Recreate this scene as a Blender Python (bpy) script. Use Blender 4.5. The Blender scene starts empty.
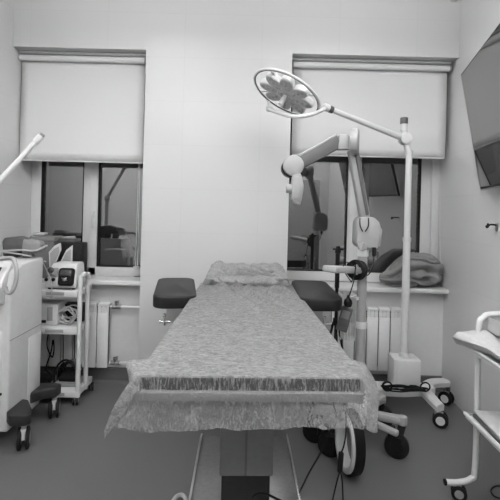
import bpy, bmesh, math, random
from mathutils import Vector, Matrix, noise
random.seed(7)
PI = math.pi
COL = bpy.context.scene.collection
V = Vector

# ------------------------------------------------------------------ camera model
F, CX, CY, HC, ROLL = 420.0, 258.0, 207.0, 1.45, 0.026
_c, _s = math.cos(ROLL), math.sin(ROLL)
def at(px, py, Y):
    """point of the room at depth Y seen at photo position px, py"""
    x, y = px - CX, py - CY
    u = x * _c + y * _s
    v = -x * _s + y * _c
    return V((u / F * Y, Y, HC - v / F * Y))

# ------------------------------------------------------------------ materials
MATS = {}
def mat(name, v, rough=.5, metal=0., var=.06, scale=30., bump=0., spec=.5, coat=0.):
    if name in MATS: return MATS[name]
    m = bpy.data.materials.new(name); m.use_nodes = True
    nt = m.node_tree; b = nt.nodes['Principled BSDF']
    b.inputs['Roughness'].default_value = rough
    b.inputs['Metallic'].default_value = metal
    b.inputs['Specular IOR Level'].default_value = spec
    b.inputs['Coat Weight'].default_value = coat
    tc = nt.nodes.new('ShaderNodeTexCoord')
    n = nt.nodes.new('ShaderNodeTexNoise'); n.inputs['Scale'].default_value = scale
    n.inputs['Detail'].default_value = 5
    nt.links.new(tc.outputs['Object'], n.inputs['Vector'])
    r = nt.nodes.new('ShaderNodeValToRGB')
    lo, hi = v * (1 - var), min(1, v * (1 + var))
    r.color_ramp.elements[0].position = .3; r.color_ramp.elements[1].position = .7
    r.color_ramp.elements[0].color = (lo, lo, lo, 1); r.color_ramp.elements[1].color = (hi, hi, hi, 1)
    nt.links.new(n.outputs['Fac'], r.inputs['Fac']); nt.links.new(r.outputs['Color'], b.inputs['Base Color'])
    if bump:
        bp = nt.nodes.new('ShaderNodeBump'); bp.inputs['Strength'].default_value = bump
        bp.inputs['Distance'].default_value = .004
        nt.links.new(n.outputs['Fac'], bp.inputs['Height']); nt.links.new(bp.outputs['Normal'], b.inputs['Normal'])
    MATS[name] = m
    return m

def tile_mat(name, axis, v, rough, tw, th, z0, mortar):
    m = bpy.data.materials.new(name); m.use_nodes = True
    nt = m.node_tree; b = nt.nodes['Principled BSDF']; L = nt.links.new
    b.inputs['Roughness'].default_value = rough
    tc = nt.nodes.new('ShaderNodeTexCoord'); sp = nt.nodes.new('ShaderNodeSeparateXYZ')
    L(tc.outputs['Object'], sp.inputs[0])
    cb = nt.nodes.new('ShaderNodeCombineXYZ')
    L(sp.outputs['X' if axis == 'x' else 'Y'], cb.inputs[0])
    ad = nt.nodes.new('ShaderNodeMath'); ad.operation = 'SUBTRACT'; ad.inputs[1].default_value = z0
    L(sp.outputs['Z'], ad.inputs[0]); L(ad.outputs[0], cb.inputs[1])
    br = nt.nodes.new('ShaderNodeTexBrick'); br.offset = 0; br.squash = 1
    br.inputs['Scale'].default_value = 1; br.inputs['Mortar Size'].default_value = .0016
    br.inputs['Mortar Smooth'].default_value = .3
    br.inputs['Brick Width'].default_value = tw; br.inputs['Row Height'].default_value = th
    br.inputs['Color1'].default_value = (v, v, v, 1); br.inputs['Color2'].default_value = (v * .985,) * 3 + (1,)
    br.inputs['Mortar'].default_value = (mortar, mortar, mortar, 1)
    L(cb.outputs[0], br.inputs['Vector']); L(br.outputs['Color'], b.inputs['Base Color'])
    return m

def mix_glass(name, dark, refl, rough=0.0, clear=True):
    m = bpy.data.materials.new(name); m.use_nodes = True
    nt = m.node_tree; nt.nodes.clear(); L = nt.links.new
    o = nt.nodes.new('ShaderNodeOutputMaterial'); mx = nt.nodes.new('ShaderNodeMixShader')
    g = nt.nodes.new('ShaderNodeBsdfGlossy'); g.inputs['Roughness'].default_value = rough
    if clear:
        t = nt.nodes.new('ShaderNodeBsdfTransparent'); t.inputs['Color'].default_value = (dark,) * 3 + (1,)
    else:
        t = nt.nodes.new('ShaderNodeBsdfDiffuse'); t.inputs['Color'].default_value = (dark,) * 3 + (1,)
    fr = nt.nodes.new('ShaderNodeFresnel'); fr.inputs['IOR'].default_value = 1.5
    ad = nt.nodes.new('ShaderNodeMath'); ad.operation = 'ADD'; ad.use_clamp = True; ad.inputs[1].default_value = refl
    L(fr.outputs[0], ad.inputs[0]); L(ad.outputs[0], mx.inputs[0])
    L(t.outputs[0], mx.inputs[1]); L(g.outputs[0], mx.inputs[2]); L(mx.outputs[0], o.inputs[0])
    return m

def emit_mat(name, st):
    m = bpy.data.materials.new(name); m.use_nodes = True
    nt = m.node_tree; nt.nodes.clear()
    o = nt.nodes.new('ShaderNodeOutputMaterial'); e = nt.nodes.new('ShaderNodeEmission')
    e.inputs['Strength'].default_value = st
    nt.links.new(e.outputs[0], o.inputs[0]); return m

def sheet_mat(name, lo, hi, a0, a1, scale=1.0, sv=(.28, 1, .6), rng=(.50, .66), rots=(.5, -.8, 1.4)):
    """non-woven fibre sheet: thin see-through patches between felted fibres"""
    m = bpy.data.materials.new(name); m.use_nodes = True
    nt = m.node_tree; nt.nodes.clear(); L = nt.links.new
    o = nt.nodes.new('ShaderNodeOutputMaterial')
    tc = nt.nodes.new('ShaderNodeTexCoord')
    def fib(rot, sc):
        mp = nt.nodes.new('ShaderNodeMapping'); mp.inputs['Rotation'].default_value = (0, 0, rot)
        mp.inputs['Scale'].default_value = (sc * sv[0], sc * sv[1], sc * sv[2])
        L(tc.outputs['Object'], mp.inputs['Vector'])
        n = nt.nodes.new('ShaderNodeTexNoise'); n.inputs['Scale'].default_value = 1
        n.inputs['Detail'].default_value = 6; n.inputs['Roughness'].default_value = .7; n.inputs['Distortion'].default_value = 1.6
        L(mp.outputs[0], n.inputs['Vector']); return n.outputs['Fac']
    a = nt.nodes.new('ShaderNodeMath'); a.operation = 'MAXIMUM'
    L(fib(rots[0], 130 * scale), a.inputs[0]); L(fib(rots[1], 120 * scale), a.inputs[1])
    a2 = nt.nodes.new('ShaderNodeMath'); a2.operation = 'MAXIMUM'
    L(a.outputs[0], a2.inputs[0]); L(fib(rots[2], 110 * scale), a2.inputs[1])
    mr = nt.nodes.new('ShaderNodeMapRange'); mr.inputs[1].default_value = rng[0]; mr.inputs[2].default_value = rng[1]
    L(a2.outputs[0], mr.inputs[0])
    al = nt.nodes.new('ShaderNodeMapRange'); al.inputs[3].default_value = a0; al.inputs[4].default_value = a1
    L(mr.outputs[0], al.inputs[0])
    cr = nt.nodes.new('ShaderNodeValToRGB')
    cr.color_ramp.elements[0].color = (lo, lo, lo, 1); cr.color_ramp.elements[1].color = (hi, hi, hi, 1)
    L(mr.outputs[0], cr.inputs[0])
    d = nt.nodes.new('ShaderNodeBsdfDiffuse'); L(cr.outputs[0], d.inputs['Color'])
    tl = nt.nodes.new('ShaderNodeBsdfTranslucent'); L(cr.outputs[0], tl.inputs['Color'])
    mx = nt.nodes.new('ShaderNodeMixShader'); mx.inputs[0].default_value = .25
    L(d.outputs[0], mx.inputs[1]); L(tl.outputs[0], mx.inputs[2])
    tr = nt.nodes.new('ShaderNodeBsdfTransparent')
    m2 = nt.nodes.new('ShaderNodeMixShader')
    L(al.outputs[0], m2.inputs[0]); L(tr.outputs[0], m2.inputs[1]); L(mx.outputs[0], m2.inputs[2])
    L(m2.outputs[0], o.inputs[0])
    return m

WHITE = mat('white_enamel', .64, .3, var=.02)
WHITE2 = mat('white_plastic', .60, .42, var=.03)
PALE = mat('pale_grey_plastic', .32, .45, var=.04)
GREY = mat('mid_grey_plastic', .24, .5, var=.06)
DGREY = mat('dark_grey_plastic', .085, .5, var=.1)
BLACK = mat('black_plastic', .010, .5, var=.2, spec=.2)
RUBBER = mat('black_rubber', .010, .6, var=.2, spec=.2)
VINYL = mat('black_vinyl', .02, .38, var=.15, scale=120, bump=.05)
CHROME = mat('chrome', .75, .18, 1.0, var=.04)
STEEL = mat('brushed_steel', .42, .3, 1.0, var=.08, scale=60)
PVC = mat('white_window_plastic', .62, .3, var=.02)
RADM = mat('white_radiator_enamel', .78, .35, var=.02)
FLOORM = mat('grey_vinyl_floor', .12, .38, var=.10, scale=160)
COVEM = mat('dark_grey_coved_vinyl', .10, .4, var=.08, scale=160)
CEILM = mat('white_ceiling_paint', .8, .8, var=.02)
BLINDM = mat('pale_blind_fabric', .66, .8, var=.02, scale=200)
CLOTHM = mat('grey_blanket_cloth', .21, .9, var=.08, scale=40, bump=.12)
LINEN = mat('white_wrapping', .50, .7, var=.05, scale=60, bump=.1)
PAPER = mat('pale_printed_paper', .55, .6, var=.12, scale=25)
CARTON = mat('grey_carton', .13, .65, var=.12, scale=20)
CASE = mat('charcoal_case', .02, .5, var=.15, spec=.25)
PLUG = mat('black_cable_sheath', .008, .5, var=.2, spec=.2)
WCABLE = mat('white_cable_sheath', .45, .45, var=.05)
GAUGE = mat('dark_gauge_face', .06, .2, var=.2)
LED = mat('led_lens_grey', .42, .45, var=.2, scale=90)
MICW = mat('microscope_white', .33, .45, var=.03)
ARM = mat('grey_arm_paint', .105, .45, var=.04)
FOOTM = mat('charcoal_foot', .025, .45, var=.1, spec=.3)
PADM = mat('black_arm_pad_vinyl', .014, .48, var=.12, scale=120, bump=.04, spec=.28)
SHEET = sheet_mat('fibre_sheet', .28, .39, .66, .97, .55, (.45, 1, .6), (.47, .66), (.5, -.7, 1.2))
SHEETS = sheet_mat('fibre_sheet_band', .24, .42, .04, .66, .6, (1, .22, .16), (.43, .62), (0, .04, -.04))  # same sheet at the front edge; viewing-angle look put into lower opacity
SHEETH = sheet_mat('fibre_sheet_hanging', .26, .35, .40, .72, .5, (.9, .6, .45), (.46, .68), (0, .1, -.1))
SHEET2 = sheet_mat('fibre_sheet_pillow', .36, .46, .85, 1.0)
PANE = mix_glass('night_window_glass', .55, .30)
SCREEN = mix_glass('dark_glossy_screen', .03, .2, .02, clear=False)
LCD = mix_glass('small_dark_display', .03, .03, .05, clear=False)
CLEARBAG = mix_glass('clear_plastic_film', .85, .12, .12)
LAMPM = emit_mat('lamp_diffuser_light', 6)

# ------------------------------------------------------------------ mesh helpers
def wm(o):
    return (wm(o.parent) if o.parent else Matrix()) @ o.matrix_basis

def smooth_path(pts, n=8, closed=False):
    pts = [V(p) for p in pts]; out = []; N = len(pts)
    rng = N if closed else N - 1
    for i in range(rng):
        if closed:
            a, b, c, d = (pts[(i + k - 1) % N] for k in range(4))
        else:
            a, b, c, d = pts[max(i - 1, 0)], pts[i], pts[i + 1], pts[min(i + 2, N - 1)]
        for k in range(n):
            t = k / n
            out.append(.5 * ((2 * b) + (c - a) * t + (2 * a - 5 * b + 4 * c - d) * t * t + (3 * b - a - 3 * c + d) * t ** 3))
    if not closed: out.append(pts[-1])
    return out

def frame_of(d):
    d = V(d).normalized()
    a = V((0, 0, 1)) if abs(d.z) < .9 else V((1, 0, 0))
    x = d.cross(a).normalized(); y = d.cross(x).normalized()
    return x, y, d

class MB:
    def __init__(s): s.bm = bmesh.new()
    def _merge(s, b):
        me = bpy.data.meshes.new('tmp'); b.to_mesh(me); b.free(); s.bm.from_mesh(me); bpy.data.meshes.remove(me)
        return s
    def box(s, c, size, rot=None, bev=0., seg=2):
        b = bmesh.new(); bmesh.ops.create_cube(b, size=1)
        bmesh.ops.scale(b, vec=V(size), verts=b.verts)
        if bev: bmesh.ops.bevel(b, geom=list(b.edges), offset=bev, segments=seg, affect='EDGES', profile=.5)
        if rot is not None: bmesh.ops.transform(b, matrix=rot.to_4x4(), verts=b.verts)
        bmesh.ops.translate(b, vec=V(c), verts=b.verts)
        return s._merge(b)
    def bx(s, x0, x1, y0, y1, z0, z1, bev=0., seg=2):
        return s.box(((x0 + x1) / 2, (y0 + y1) / 2, (z0 + z1) / 2), (abs(x1 - x0), abs(y1 - y0), abs(z1 - z0)), None, bev, seg)
    def tube(s, pts, r, seg=10, closed=False, taper=None):
        pts = [V(p) for p in pts]; n = len(pts); b = bmesh.new(); rings = []
        x = None
        for i, p in enumerate(pts):
            if closed: d = pts[(i + 1) % n] - pts[i - 1]
            else: d = pts[min(i + 1, n - 1)] - pts[max(i - 1, 0)]
            if d.length < 1e-9: d = V((0, 0, 1))
            d.normalize()
            if x is None: x, _, _ = frame_of(d)
            x = (x - d * x.dot(d))
            if x.length < 1e-6: x, _, _ = frame_of(d)
            x.normalize(); y = d.cross(x)
            rr = r if taper is None else r + (taper - r) * i / (n - 1)
            rings.append([b.verts.new(p + (x * math.cos(2 * PI * k / seg) + y * math.sin(2 * PI * k / seg)) * rr) for k in range(seg)])
        for i in range(n if closed else n - 1):
            a, c = rings[i], rings[(i + 1) % n]
            for k in range(seg): b.faces.new((a[k], a[(k + 1) % seg], c[(k + 1) % seg], c[k]))
        if not closed:
            b.faces.new(rings[0][::-1]); b.faces.new(rings[-1])
        return s._merge(b)
    def cyl(s, p0, p1, r, r2=None, seg=24, bev=0.):
        p0, p1 = V(p0), V(p1); r2 = r if r2 is None else r2
        if bev:
            h = (p1 - p0).length
            return s.lathe([(0, 0), (r - bev, 0), (r - bev * .3, bev * .3), (r, bev), (r2, h - bev), (r2 - bev * .3, h - bev * .3), (r2 - bev, h), (0, h)], p0, p1 - p0, seg)
        return s.lathe([(0, 0), (r, 0), (r2, (p1 - p0).length), (0, (p1 - p0).length)], p0, p1 - p0, seg)
    def lathe(s, prof, o, axis, seg=24):
        x, y, d = frame_of(axis); o = V(o); b = bmesh.new(); rows = []
        for r, h in prof:
            if r < 1e-6: rows.append([b.verts.new(o + d * h)])
            else: rows.append([b.verts.new(o + d * h + (x * math.cos(2 * PI * k / seg) + y * math.sin(2 * PI * k / seg)) * r) for k in range(seg)])
        for i in range(len(rows) - 1):
            a, c = rows[i], rows[i + 1]
            for k in range(seg):
                k2 = (k + 1) % seg
                if len(a) == 1 and len(c) == 1: continue
                if len(a) == 1: b.faces.new((a[0], c[k2], c[k]))
                elif len(c) == 1: b.faces.new((a[k], a[k2], c[0]))
                else: b.faces.new((a[k], a[k2], c[k2], c[k]))
        bmesh.ops.recalc_face_normals(b, faces=b.faces)
        return s._merge(b)
    def ball(s, c, rad, seg=20):
        if not hasattr(rad, '__len__'): rad = (rad,) * 3
        b = bmesh.new(); bmesh.ops.create_uvsphere(b, u_segments=seg, v_segments=max(8, seg // 2), radius=1)
        bmesh.ops.scale(b, vec=V(rad), verts=b.verts); bmesh.ops.translate(b, vec=V(c), verts=b.verts)
        return s._merge(b)
    def prism(s, pts, ext, bev=0., seg=2):
        """closed outline of 3D points, pushed along ext"""
        b = bmesh.new(); ext = V(ext)
        vs = [b.verts.new(V(p)) for p in pts]
        f = b.faces.new(vs); r = bmesh.ops.extrude_face_region(b, geom=[f])
        bmesh.ops.translate(b, vec=ext, verts=[g for g in r['geom'] if isinstance(g, bmesh.types.BMVert)])
        bmesh.ops.recalc_face_normals(b, faces=b.faces)
        if bev: bmesh.ops.bevel(b, geom=list(b.edges), offset=bev, segments=seg, affect='EDGES', profile=.5, clamp_overlap=True)
        return s._merge(b)
    def grid(s, rows, thick=0.):
        b = bmesh.new(); g = [[b.verts.new(p) for p in r] for r in rows]
        for i in range(len(g) - 1):
            for j in range(len(g[0]) - 1):
                b.faces.new((g[i][j], g[i][j + 1], g[i + 1][j + 1], g[i + 1][j]))
        bmesh.ops.recalc_face_normals(b, faces=b.faces)
        return s._merge(b)
    def bar(s, p0, p1, w, h, bev=0., up=(0, 0, 1)):
        """square bar from p0 to p1; w sideways, h along up"""
        p0, p1 = V(p0), V(p1); d = (p1 - p0); L = d.length; d.normalize()
        x = d.cross(V(up)).normalized(); z = x.cross(d)
        R = Matrix((x, d, z)).transposed()
        return s.box((p0 + p1) / 2, (w, L, h), R, bev)
    def build(s, name, m, parent=None, local=False, origin=None, angle=35):
        bm = s.bm
        if parent is not None and not local:
            bmesh.ops.transform(bm, matrix=wm(parent).inverted(), verts=bm.verts)
        if origin is not None: bmesh.ops.translate(bm, vec=-V(origin), verts=bm.verts)
        me = bpy.data.meshes.new(name); bm.to_mesh(me); bm.free()
        me.materials.append(m)
        for p in me.polygons: p.use_smooth = True
        me.set_sharp_from_angle(angle=math.radians(angle))
        o = bpy.data.objects.new(name, me); COL.objects.link(o)
        if parent is not None: o.parent = parent
        if origin is not None: o.location = V(origin)
        return o

def tag(o, label=None, cat=None, group=None, kind=None):
    if label: o['label'] = label
    if cat: o['category'] = cat
    if group: o['group'] = group
    if kind: o['kind'] = kind
    return o
def thing(name, label, cat, loc=(0, 0, 0), rz=0., group=None, kind=None):
    o = bpy.data.objects.new(name, None); COL.objects.link(o); o.empty_display_size = .05
    o.location = loc; o.rotation_euler = (0, 0, rz)
    return tag(o, label, cat, group, kind)
def struct(o): o['kind'] = 'structure'; return o

# ------------------------------------------------------------------ room
XL, XR, D1, DW, D2 = -1.935, 1.53, 3.26, 3.58, 3.42
YF, ZC = -1.9, 3.2
PLX, PRX, NT = -.90, .237, 2.648
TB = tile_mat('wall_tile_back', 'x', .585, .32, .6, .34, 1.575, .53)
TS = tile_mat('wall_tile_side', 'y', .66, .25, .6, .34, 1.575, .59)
PLASTER = mat('niche_plaster', .66, .6, var=.02)

struct(MB().bx(XL - .3, XR + .3, YF - .2, DW + .1, -.1, 0).build('floor', FLOORM))
struct(MB().bx(XL - .3, XR + .3, YF - .2, DW + .3, ZC, ZC + .1).build('ceiling', CEILM))
struct(MB().bx(XL - .2, XL, YF, DW + .3, 0, ZC).build('wall_left', TS))
struct(MB().bx(XR, XR + .2, YF, DW + .3, 0, ZC).build('wall_right', TS))
w = MB()
w.prism([(PLX, D1, 0), (PRX, D1, 0), (PRX - .075, DW + .12, 0), (PLX + .075, DW + .12, 0)], (0, 0, NT))
w.bx(XL, XR, D1, DW + .12, NT, ZC)
struct(w.build('wall_back', TB))
struct(MB().bx(XL - .2, XR + .2, YF - .1, YF, 0, ZC).build('wall_front', TB))
SZ = .835   # window board height
for i, (a, b) in enumerate(((XL, PLX), (PRX, XR))):
    a2, b2 = (a, b + .04) if i == 0 else (a - .04, b)
    struct(MB().bx(a2, b2, D2, DW + .12, 0, SZ - .035).build('trim_%d' % (i + 1), PLASTER))
    cv = MB(); cv.prism([(0, D2 - .014, .11), (0, D2, .115), (0, D2, 0), (0, D2 - .05, 0), (0, D2 - .022, .02)], (b - a, 0, 0))
    bmesh.ops.translate(cv.bm, vec=(a, 0, 0), verts=cv.bm.verts)
    if i == 0: cv.bx(XL, XL + .014, YF, D2, 0, .11)
    else: cv.bx(XR - .010, XR, D1, D2, 0, .11)
    struct(cv.build('baseboard_left' if i == 0 else 'baseboard_right', COVEM))
struct(MB().bx(PLX + .02, PRX - .02, D1 - .012, D1, 0, .11).build('baseboard_back', COVEM))

# door behind the camera
dr = thing('door_1', None, None, (.9, YF, 0), kind='structure')
MB().bx(.42, 1.38, YF, YF + .04, 0, 2.12).build('door_frame', PVC, dr)
MB().bx(.48, 1.32, YF + .04, YF + .06, .01, 2.06, .004).build('door_leaf', PALE, dr)
MB().cyl((.56, YF + .06, 1.0), (.56, YF + .11, 1.0), .012).cyl((.56, YF + .105, 1.0), (.68, YF + .105, 1.0), .01).build('door_handle', CHROME, dr)

# ------------------------------------------------------------------ windows
def window(n, xa, xb, frame_l, pane1, mull, pane2, frame_r, zb):
    """all X at the window plane; zb glass bottom"""
    r = thing('window_%d' % n, None, None, ((xa + xb) / 2, DW, SZ), kind='structure')
    zt = NT
    fr = MB()
    fr.bx(xa, pane1[0], DW, DW + .07, SZ, zt, .004)
    fr.bx(pane1[1], pane2[0], DW, DW + .07, SZ, zt, .004)
    fr.bx(pane2[1], xb, DW, DW + .07, SZ, zt, .004)
    fr.bx(xa, xb, DW + .002, DW + .068, SZ, zb, .004)
    fr.bx(xa, xb, DW + .002, DW + .068, zt - .08, zt, .004)
    fr.build('window_frame', PVC, r)
    for k, (p, q) in enumerate((pane1, pane2)):
        g = MB().bx(p, q, DW + .03, DW + .034, zb, zt - .08).build('pane', PANE, r)
        s = MB(); t = .006
        for (x0, x1, z0, z1) in ((p - .002, p + t, zb, zt - .08), (q - t, q + .002, zb, zt - .08), (p, q, zb - .002, zb + t)):
            s.bx(x0, x1, DW - .002, DW + .03, z0, z1)
        s.build('gasket', BLACK, g)
    return r
def wx(px, py): return at(px, py, DW).x
zb1 = at(119, 267, DW).z; zb2 = at(320, 271, DW).z
w1 = window(1, XL, PLX + .06, wx(33, 200), (wx(41, 210), wx(83, 210)), None, (wx(98, 210), PLX + .045), None, zb1)
w2 = window(2, PRX - .06, XR, None, (PRX - .04, wx(347, 215)), None, (wx(361, 215), wx(420, 215)), None, zb2)
# raised sash of the opening light, left window
s = MB(); x0, x1 = wx(90, 215), PLX + .05
s.bx(x0, wx(98, 215), DW - .02, DW, zb1 - .075, NT, .006)
s.bx(x0, x1, DW - .02, DW, zb1 - .075, zb1, .006)
sash = s.build('sash', PVC, w1)
h = MB(); p = at(92.5, 215, DW - .03)
h.box(p + V((0, .006, 0)), (.03, .012, .07), None, .004).bar(p + V((0, -.012, .005)), p + V((.012, -.02, -.11)), .018, .014, .004)
h.cyl(p, p + V((0, -.015, 0)), .01).build('window_handle', WHITE2, sash)
s = MB()
for q in (103, 137): s.box(at(q, 277.5, DW - .03), (.055, .02, .02), None, .004)
s.build('vent_clip', BLACK, w1)
s = MB().box(at(136.5, 267.5, DW - .035), (.05, .03, .022), None, .005).build('sash_stop', WHITE2, w1)
s = MB(); x0, x1 = wx(361, 215), wx(420, 215)
s.bx(wx(348, 215), wx(356, 215), DW - .018, DW, zb2 - .06, NT, .006)
s.bx(wx(430, 215), XR, DW - .03, DW, SZ, NT, .006)
s.build('sash', PVC, w2)
for wn, a, b in ((w1, XL, PLX + .03), (w2, PRX - .03, XR)):
    MB().bx(a, b, D2 - .10, DW, SZ - .035, SZ, .006).build('window_sill', PVC, wn)

# ------------------------------------------------------------------ roller blinds
def blind(label, xl, xr, yb, chain):
    dB = 3.365
    a, b = at(xl, 110, dB).x, at(xr, 110, dB).x
    a = max(a, XL + .006); b = min(b, XR - .015)
    ztop = 2.632
    r = thing('roller_blind', label, 'blind', ((a + b) / 2, dB, NT), group='roller blinds over the windows')
    m = MB().bx(a - .01, b + .005, dB - .03, dB - .005, ztop - .005, ztop + .012, .003)
    for q in (.12, .88): m.bx(a + (b - a) * q - .012, a + (b - a) * q + .012, dB - .034, dB + .02, ztop + .006, NT)
    m.build('mounting_rail', WHITE, r)
    MB().bx(a, b, dB - .012, dB + .03, ztop - .016, ztop - .004).build('shadow_channel', PALE, r)
    MB().cyl((a, dB - .012, ztop - .040), (b, dB - .012, ztop - .040), .024, seg=20).build('roller_tube', BLINDM, r)
    zb = at((xl + xr) / 2, yb, dB).z
    rows = []
    for i in range(14):
        z = ztop - .040 + (zb - ztop + .040) * i / 13
        rows.append([(a + .004 + (b - a - .010) * j / 16, dB + .009 + .0025 * math.sin(j * .9 + i * .5), z) for j in range(17)])
    g = MB().grid(rows); f = g.build('blind_fabric', BLINDM, r)
    md = f.modifiers.new('t', 'SOLIDIFY'); md.thickness = .0015
    MB().bx(a + .01, b - .01, dB + .01, dB + .026, zb - .012, zb + .006, .003).build('bottom_bar', WHITE2, r)
    c = MB(); c.tube(smooth_path(chain, 8), .003, 6); c.build('pull_chain', WHITE2, r)
    MB().box((b + .002, dB - .012, ztop - .038), (.010, .055, .058), None, .003).build('end_bracket', PALE, r)
    return r
blind('pale roller blind half lowered over the window behind the white machine', 18.5, 144.6, 160.5,
      [at(142.5, 62, 3.44), at(141, 120, 3.44), at(139, 200, 3.42), at(137.5, 262, 3.42), at(136, 268, 3.42), at(135.5, 262, 3.42), at(137.5, 200, 3.43), at(141, 75, 3.45)])
blind('pale roller blind half lowered behind the surgical lamp arm', 292, 447.5, 155.5,
      [at(450, 70, 3.42), at(449.5, 160, 3.40), at(448, 250, 3.38), at(446.5, 268, 3.38), at(444.5, 271, 3.38), at(441.5, 266, 3.40), at(440, 240, 3.42), at(440, 175, 3.44)])

# ------------------------------------------------------------------ radiators
def radiator(label, x0, n, pitch, zlo, zhi, pipes):
    yF, yB = 3.335, 3.405
    r = thing('radiator', label, 'radiator', (x0 + n * pitch / 2, 3.37, zlo), group='white panel radiators under the windows')
    for k in range(n):
        a = x0 + k * pitch; m = MB()
        m.bx(a + .0035, a + pitch - .0035, yF, yF + .02, zlo, zhi - .075, .006)
        m.bx(a + pitch / 2 - .012, a + pitch / 2 + .012, yF + .01, yB, zlo + .03, zhi - .02)
        m.bx(a + .003, a + pitch - .003, yF + .003, yB, zhi - .03, zhi, .010)
        m.bx(a + .004, a + pitch - .004, yF + .008, yF + .02, zhi - .052, zhi - .042)
        m.bx(a + .004, a + pitch - .004, yF + .008, yF + .02, zhi - .068, zhi - .060)
        m.bx(a + .006, a + pitch / 2 - .018, yF + .006, yF + .02, zhi - .08, zhi - .02)
        m.bx(a + pitch / 2 + .018, a + pitch - .006, yF + .006, yF + .02, zhi - .08, zhi - .02)
        m.build('section', RADM, r)
    MB().bx(x0, x0 + n * pitch, yF + .022, yF + .028, zlo + .03, zhi - .03).build('gap_shade', DGREY, r)  # added dark sheet, its colour acting as shade in the section gaps
    for (xa, xb, z) in pipes:
        MB().cyl((xa, 3.375, z), (xb, 3.375, z), .011, seg=12).build('pipe', RADM, r)
        vx = xa + .05 if xb > xa else xa - .05
        MB().cyl((vx - .035, 3.375, z), (vx + .035, 3.375, z), .018, seg=12).cyl((vx, 3.375, z), (vx, 3.35, z + .05), .012, seg=12).cyl((vx + .015, 3.365, z + .03), (vx + .015, 3.365, z + .055), .008, seg=10).build('valve', STEEL, r)
    for q in (.2, .8):
        MB().bx(x0 + n * pitch * q - .01, x0 + n * pitch * q + .01, yB - .02, D2, zlo + .1, zlo + .13).build('wall_bracket', RADM, r)
    return r
xr1 = at(108, 340, 3.335).x
zt1, zl1 = at(100, 303, 3.34).z, at(100, 368, 3.335).z
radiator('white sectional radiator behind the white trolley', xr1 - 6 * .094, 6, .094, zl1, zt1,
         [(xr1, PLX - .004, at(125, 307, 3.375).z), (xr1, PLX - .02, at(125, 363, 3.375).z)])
xr2 = at(402, 340, 3.335).x
zt2, zl2 = at(385, 308, 3.34).z, at(385, 371, 3.335).z
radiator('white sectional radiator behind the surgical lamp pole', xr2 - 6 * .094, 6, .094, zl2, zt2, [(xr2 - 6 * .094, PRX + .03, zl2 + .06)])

# ------------------------------------------------------------------ corner sensor
p = at(456, -2, D1)
MB().cyl((p.x - .02, D1, p.z), (p.x - .02, D1 - .03, p.z), .035, bev=.008).build('wall_sensor', WHITE2, origin=(p.x - .02, D1, p.z))
tag(bpy.data.objects['wall_sensor'], 'small round white sensor high in the wall corner above the blind', 'sensor')

# ------------------------------------------------------------------ casters
def caster(parent, p, r, w, top, wheel_m=RUBBER, fork_m=GREY, hub_m=PALE, ang=0., twin=True):
    """p ground point, top height of the leg underside"""
    p = V(p); ax = V((math.cos(ang), math.sin(ang), 0)); c = p + V((0, 0, r))
    fw = V((-ax.y, ax.x, 0))
    m = MB()
    stem = c + fw * r * .35
    m.cyl((stem.x, stem.y, c.z + r * .7), (stem.x, stem.y, top), r * .22, seg=12)
    m.box(c + fw * r * .2 + V((0, 0, r * .75)), (w * .55, r * 1.1, r * .45), Matrix.Rotation(ang, 3, 'Z'), r * .1)
    if twin: m.box(c + V((0, 0, r * .35)), (w * .24, r * .8, r * .8), Matrix.Rotation(ang, 3, 'Z'), r * .05)
    else:
        for sg in (-1, 1): m.box(c + ax * sg * w * .5 + V((0, 0, r * .35)), (w * .12, r * .7, r * 1.0), Matrix.Rotation(ang, 3, 'Z'))
    cs = m.build('caster', fork_m, parent)
    offs = (-.33, .33) if twin else (0,)
    ww = w * .34 if twin else w * .8
    for sg in offs:
        a = c + ax * (sg * w - ww / 2)
        MB().lathe([(0, 0), (r * .8, 0), (r, ww * .2), (r, ww * .8), (r * .8, ww), (0, ww)], a, ax, 24).build('wheel', wheel_m, cs)
        hb = MB()
        hb.lathe([(0, -.002), (r * .55, -.002), (r * .6, .001)], a, ax, 20)
        hb.lathe([(r * .6, ww - .001), (r * .55, ww + .002), (0, ww + .002)], a, ax, 20)
        hb.build('hub', hub_m, cs)
    return cs

# ------------------------------------------------------------------ treatment table
TX, TY, TRZ = -.035, 2.15, math.radians(2.2)
tab = thing('treatment_table', 'black padded treatment table on a steel base in the middle of the room', 'table', (TX, TY, 0), TRZ)
Y0, Y1, ZT, HW0, HW1 = -.825, .80, .912, .348, .300
def hw(y): return HW0 + (HW1 - HW0) * (y - Y0) / (Y1 - Y0)
TH = .046
MB().prism([(-HW0, Y0, ZT - TH), (HW0, Y0, ZT - TH), (HW1, Y1, ZT - TH), (-HW1, Y1, ZT - TH)], (0, 0, TH), .010, 3).build('mattress', VINYL, tab, local=True)
MB().prism([(-HW0 - .004, Y0 - .007, ZT - TH - .03), (HW0 + .004, Y0 - .007, ZT - TH - .03), (HW1 + .004, Y1, ZT - TH - .03), (-HW1 - .004, Y1, ZT - TH - .03)], (0, 0, .03), .006).build('top_frame', PALE, tab, local=True)
m = MB()
for sg in (-1, 1): m.bx(sg * .2 - .02, sg * .2 + .02, Y0 + .15, Y1 - .15, ZT - TH - .07, ZT - TH - .03)
m.bx(-.2, .2, -.42, .2, ZT - TH - .10, ZT - TH - .06)
m.build('under_rail', STEEL, tab, local=True)
cyf = -.26
MB().bx(-.118, .125, cyf, cyf + .36, .235, ZT - TH - .09, .008).build('column_shell', mat('column_grey', .13, .4, var=.06), tab, local=True)
MB().bx(-.005, .005, cyf - .003, cyf + .01, .24, ZT - TH - .1).build('shell_seam', DGREY, tab, local=True)
MB().bx(-.108, .112, cyf + .012, cyf + .345, .06, .24, .006).build('inner_column', CASE, tab, local=True)
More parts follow.
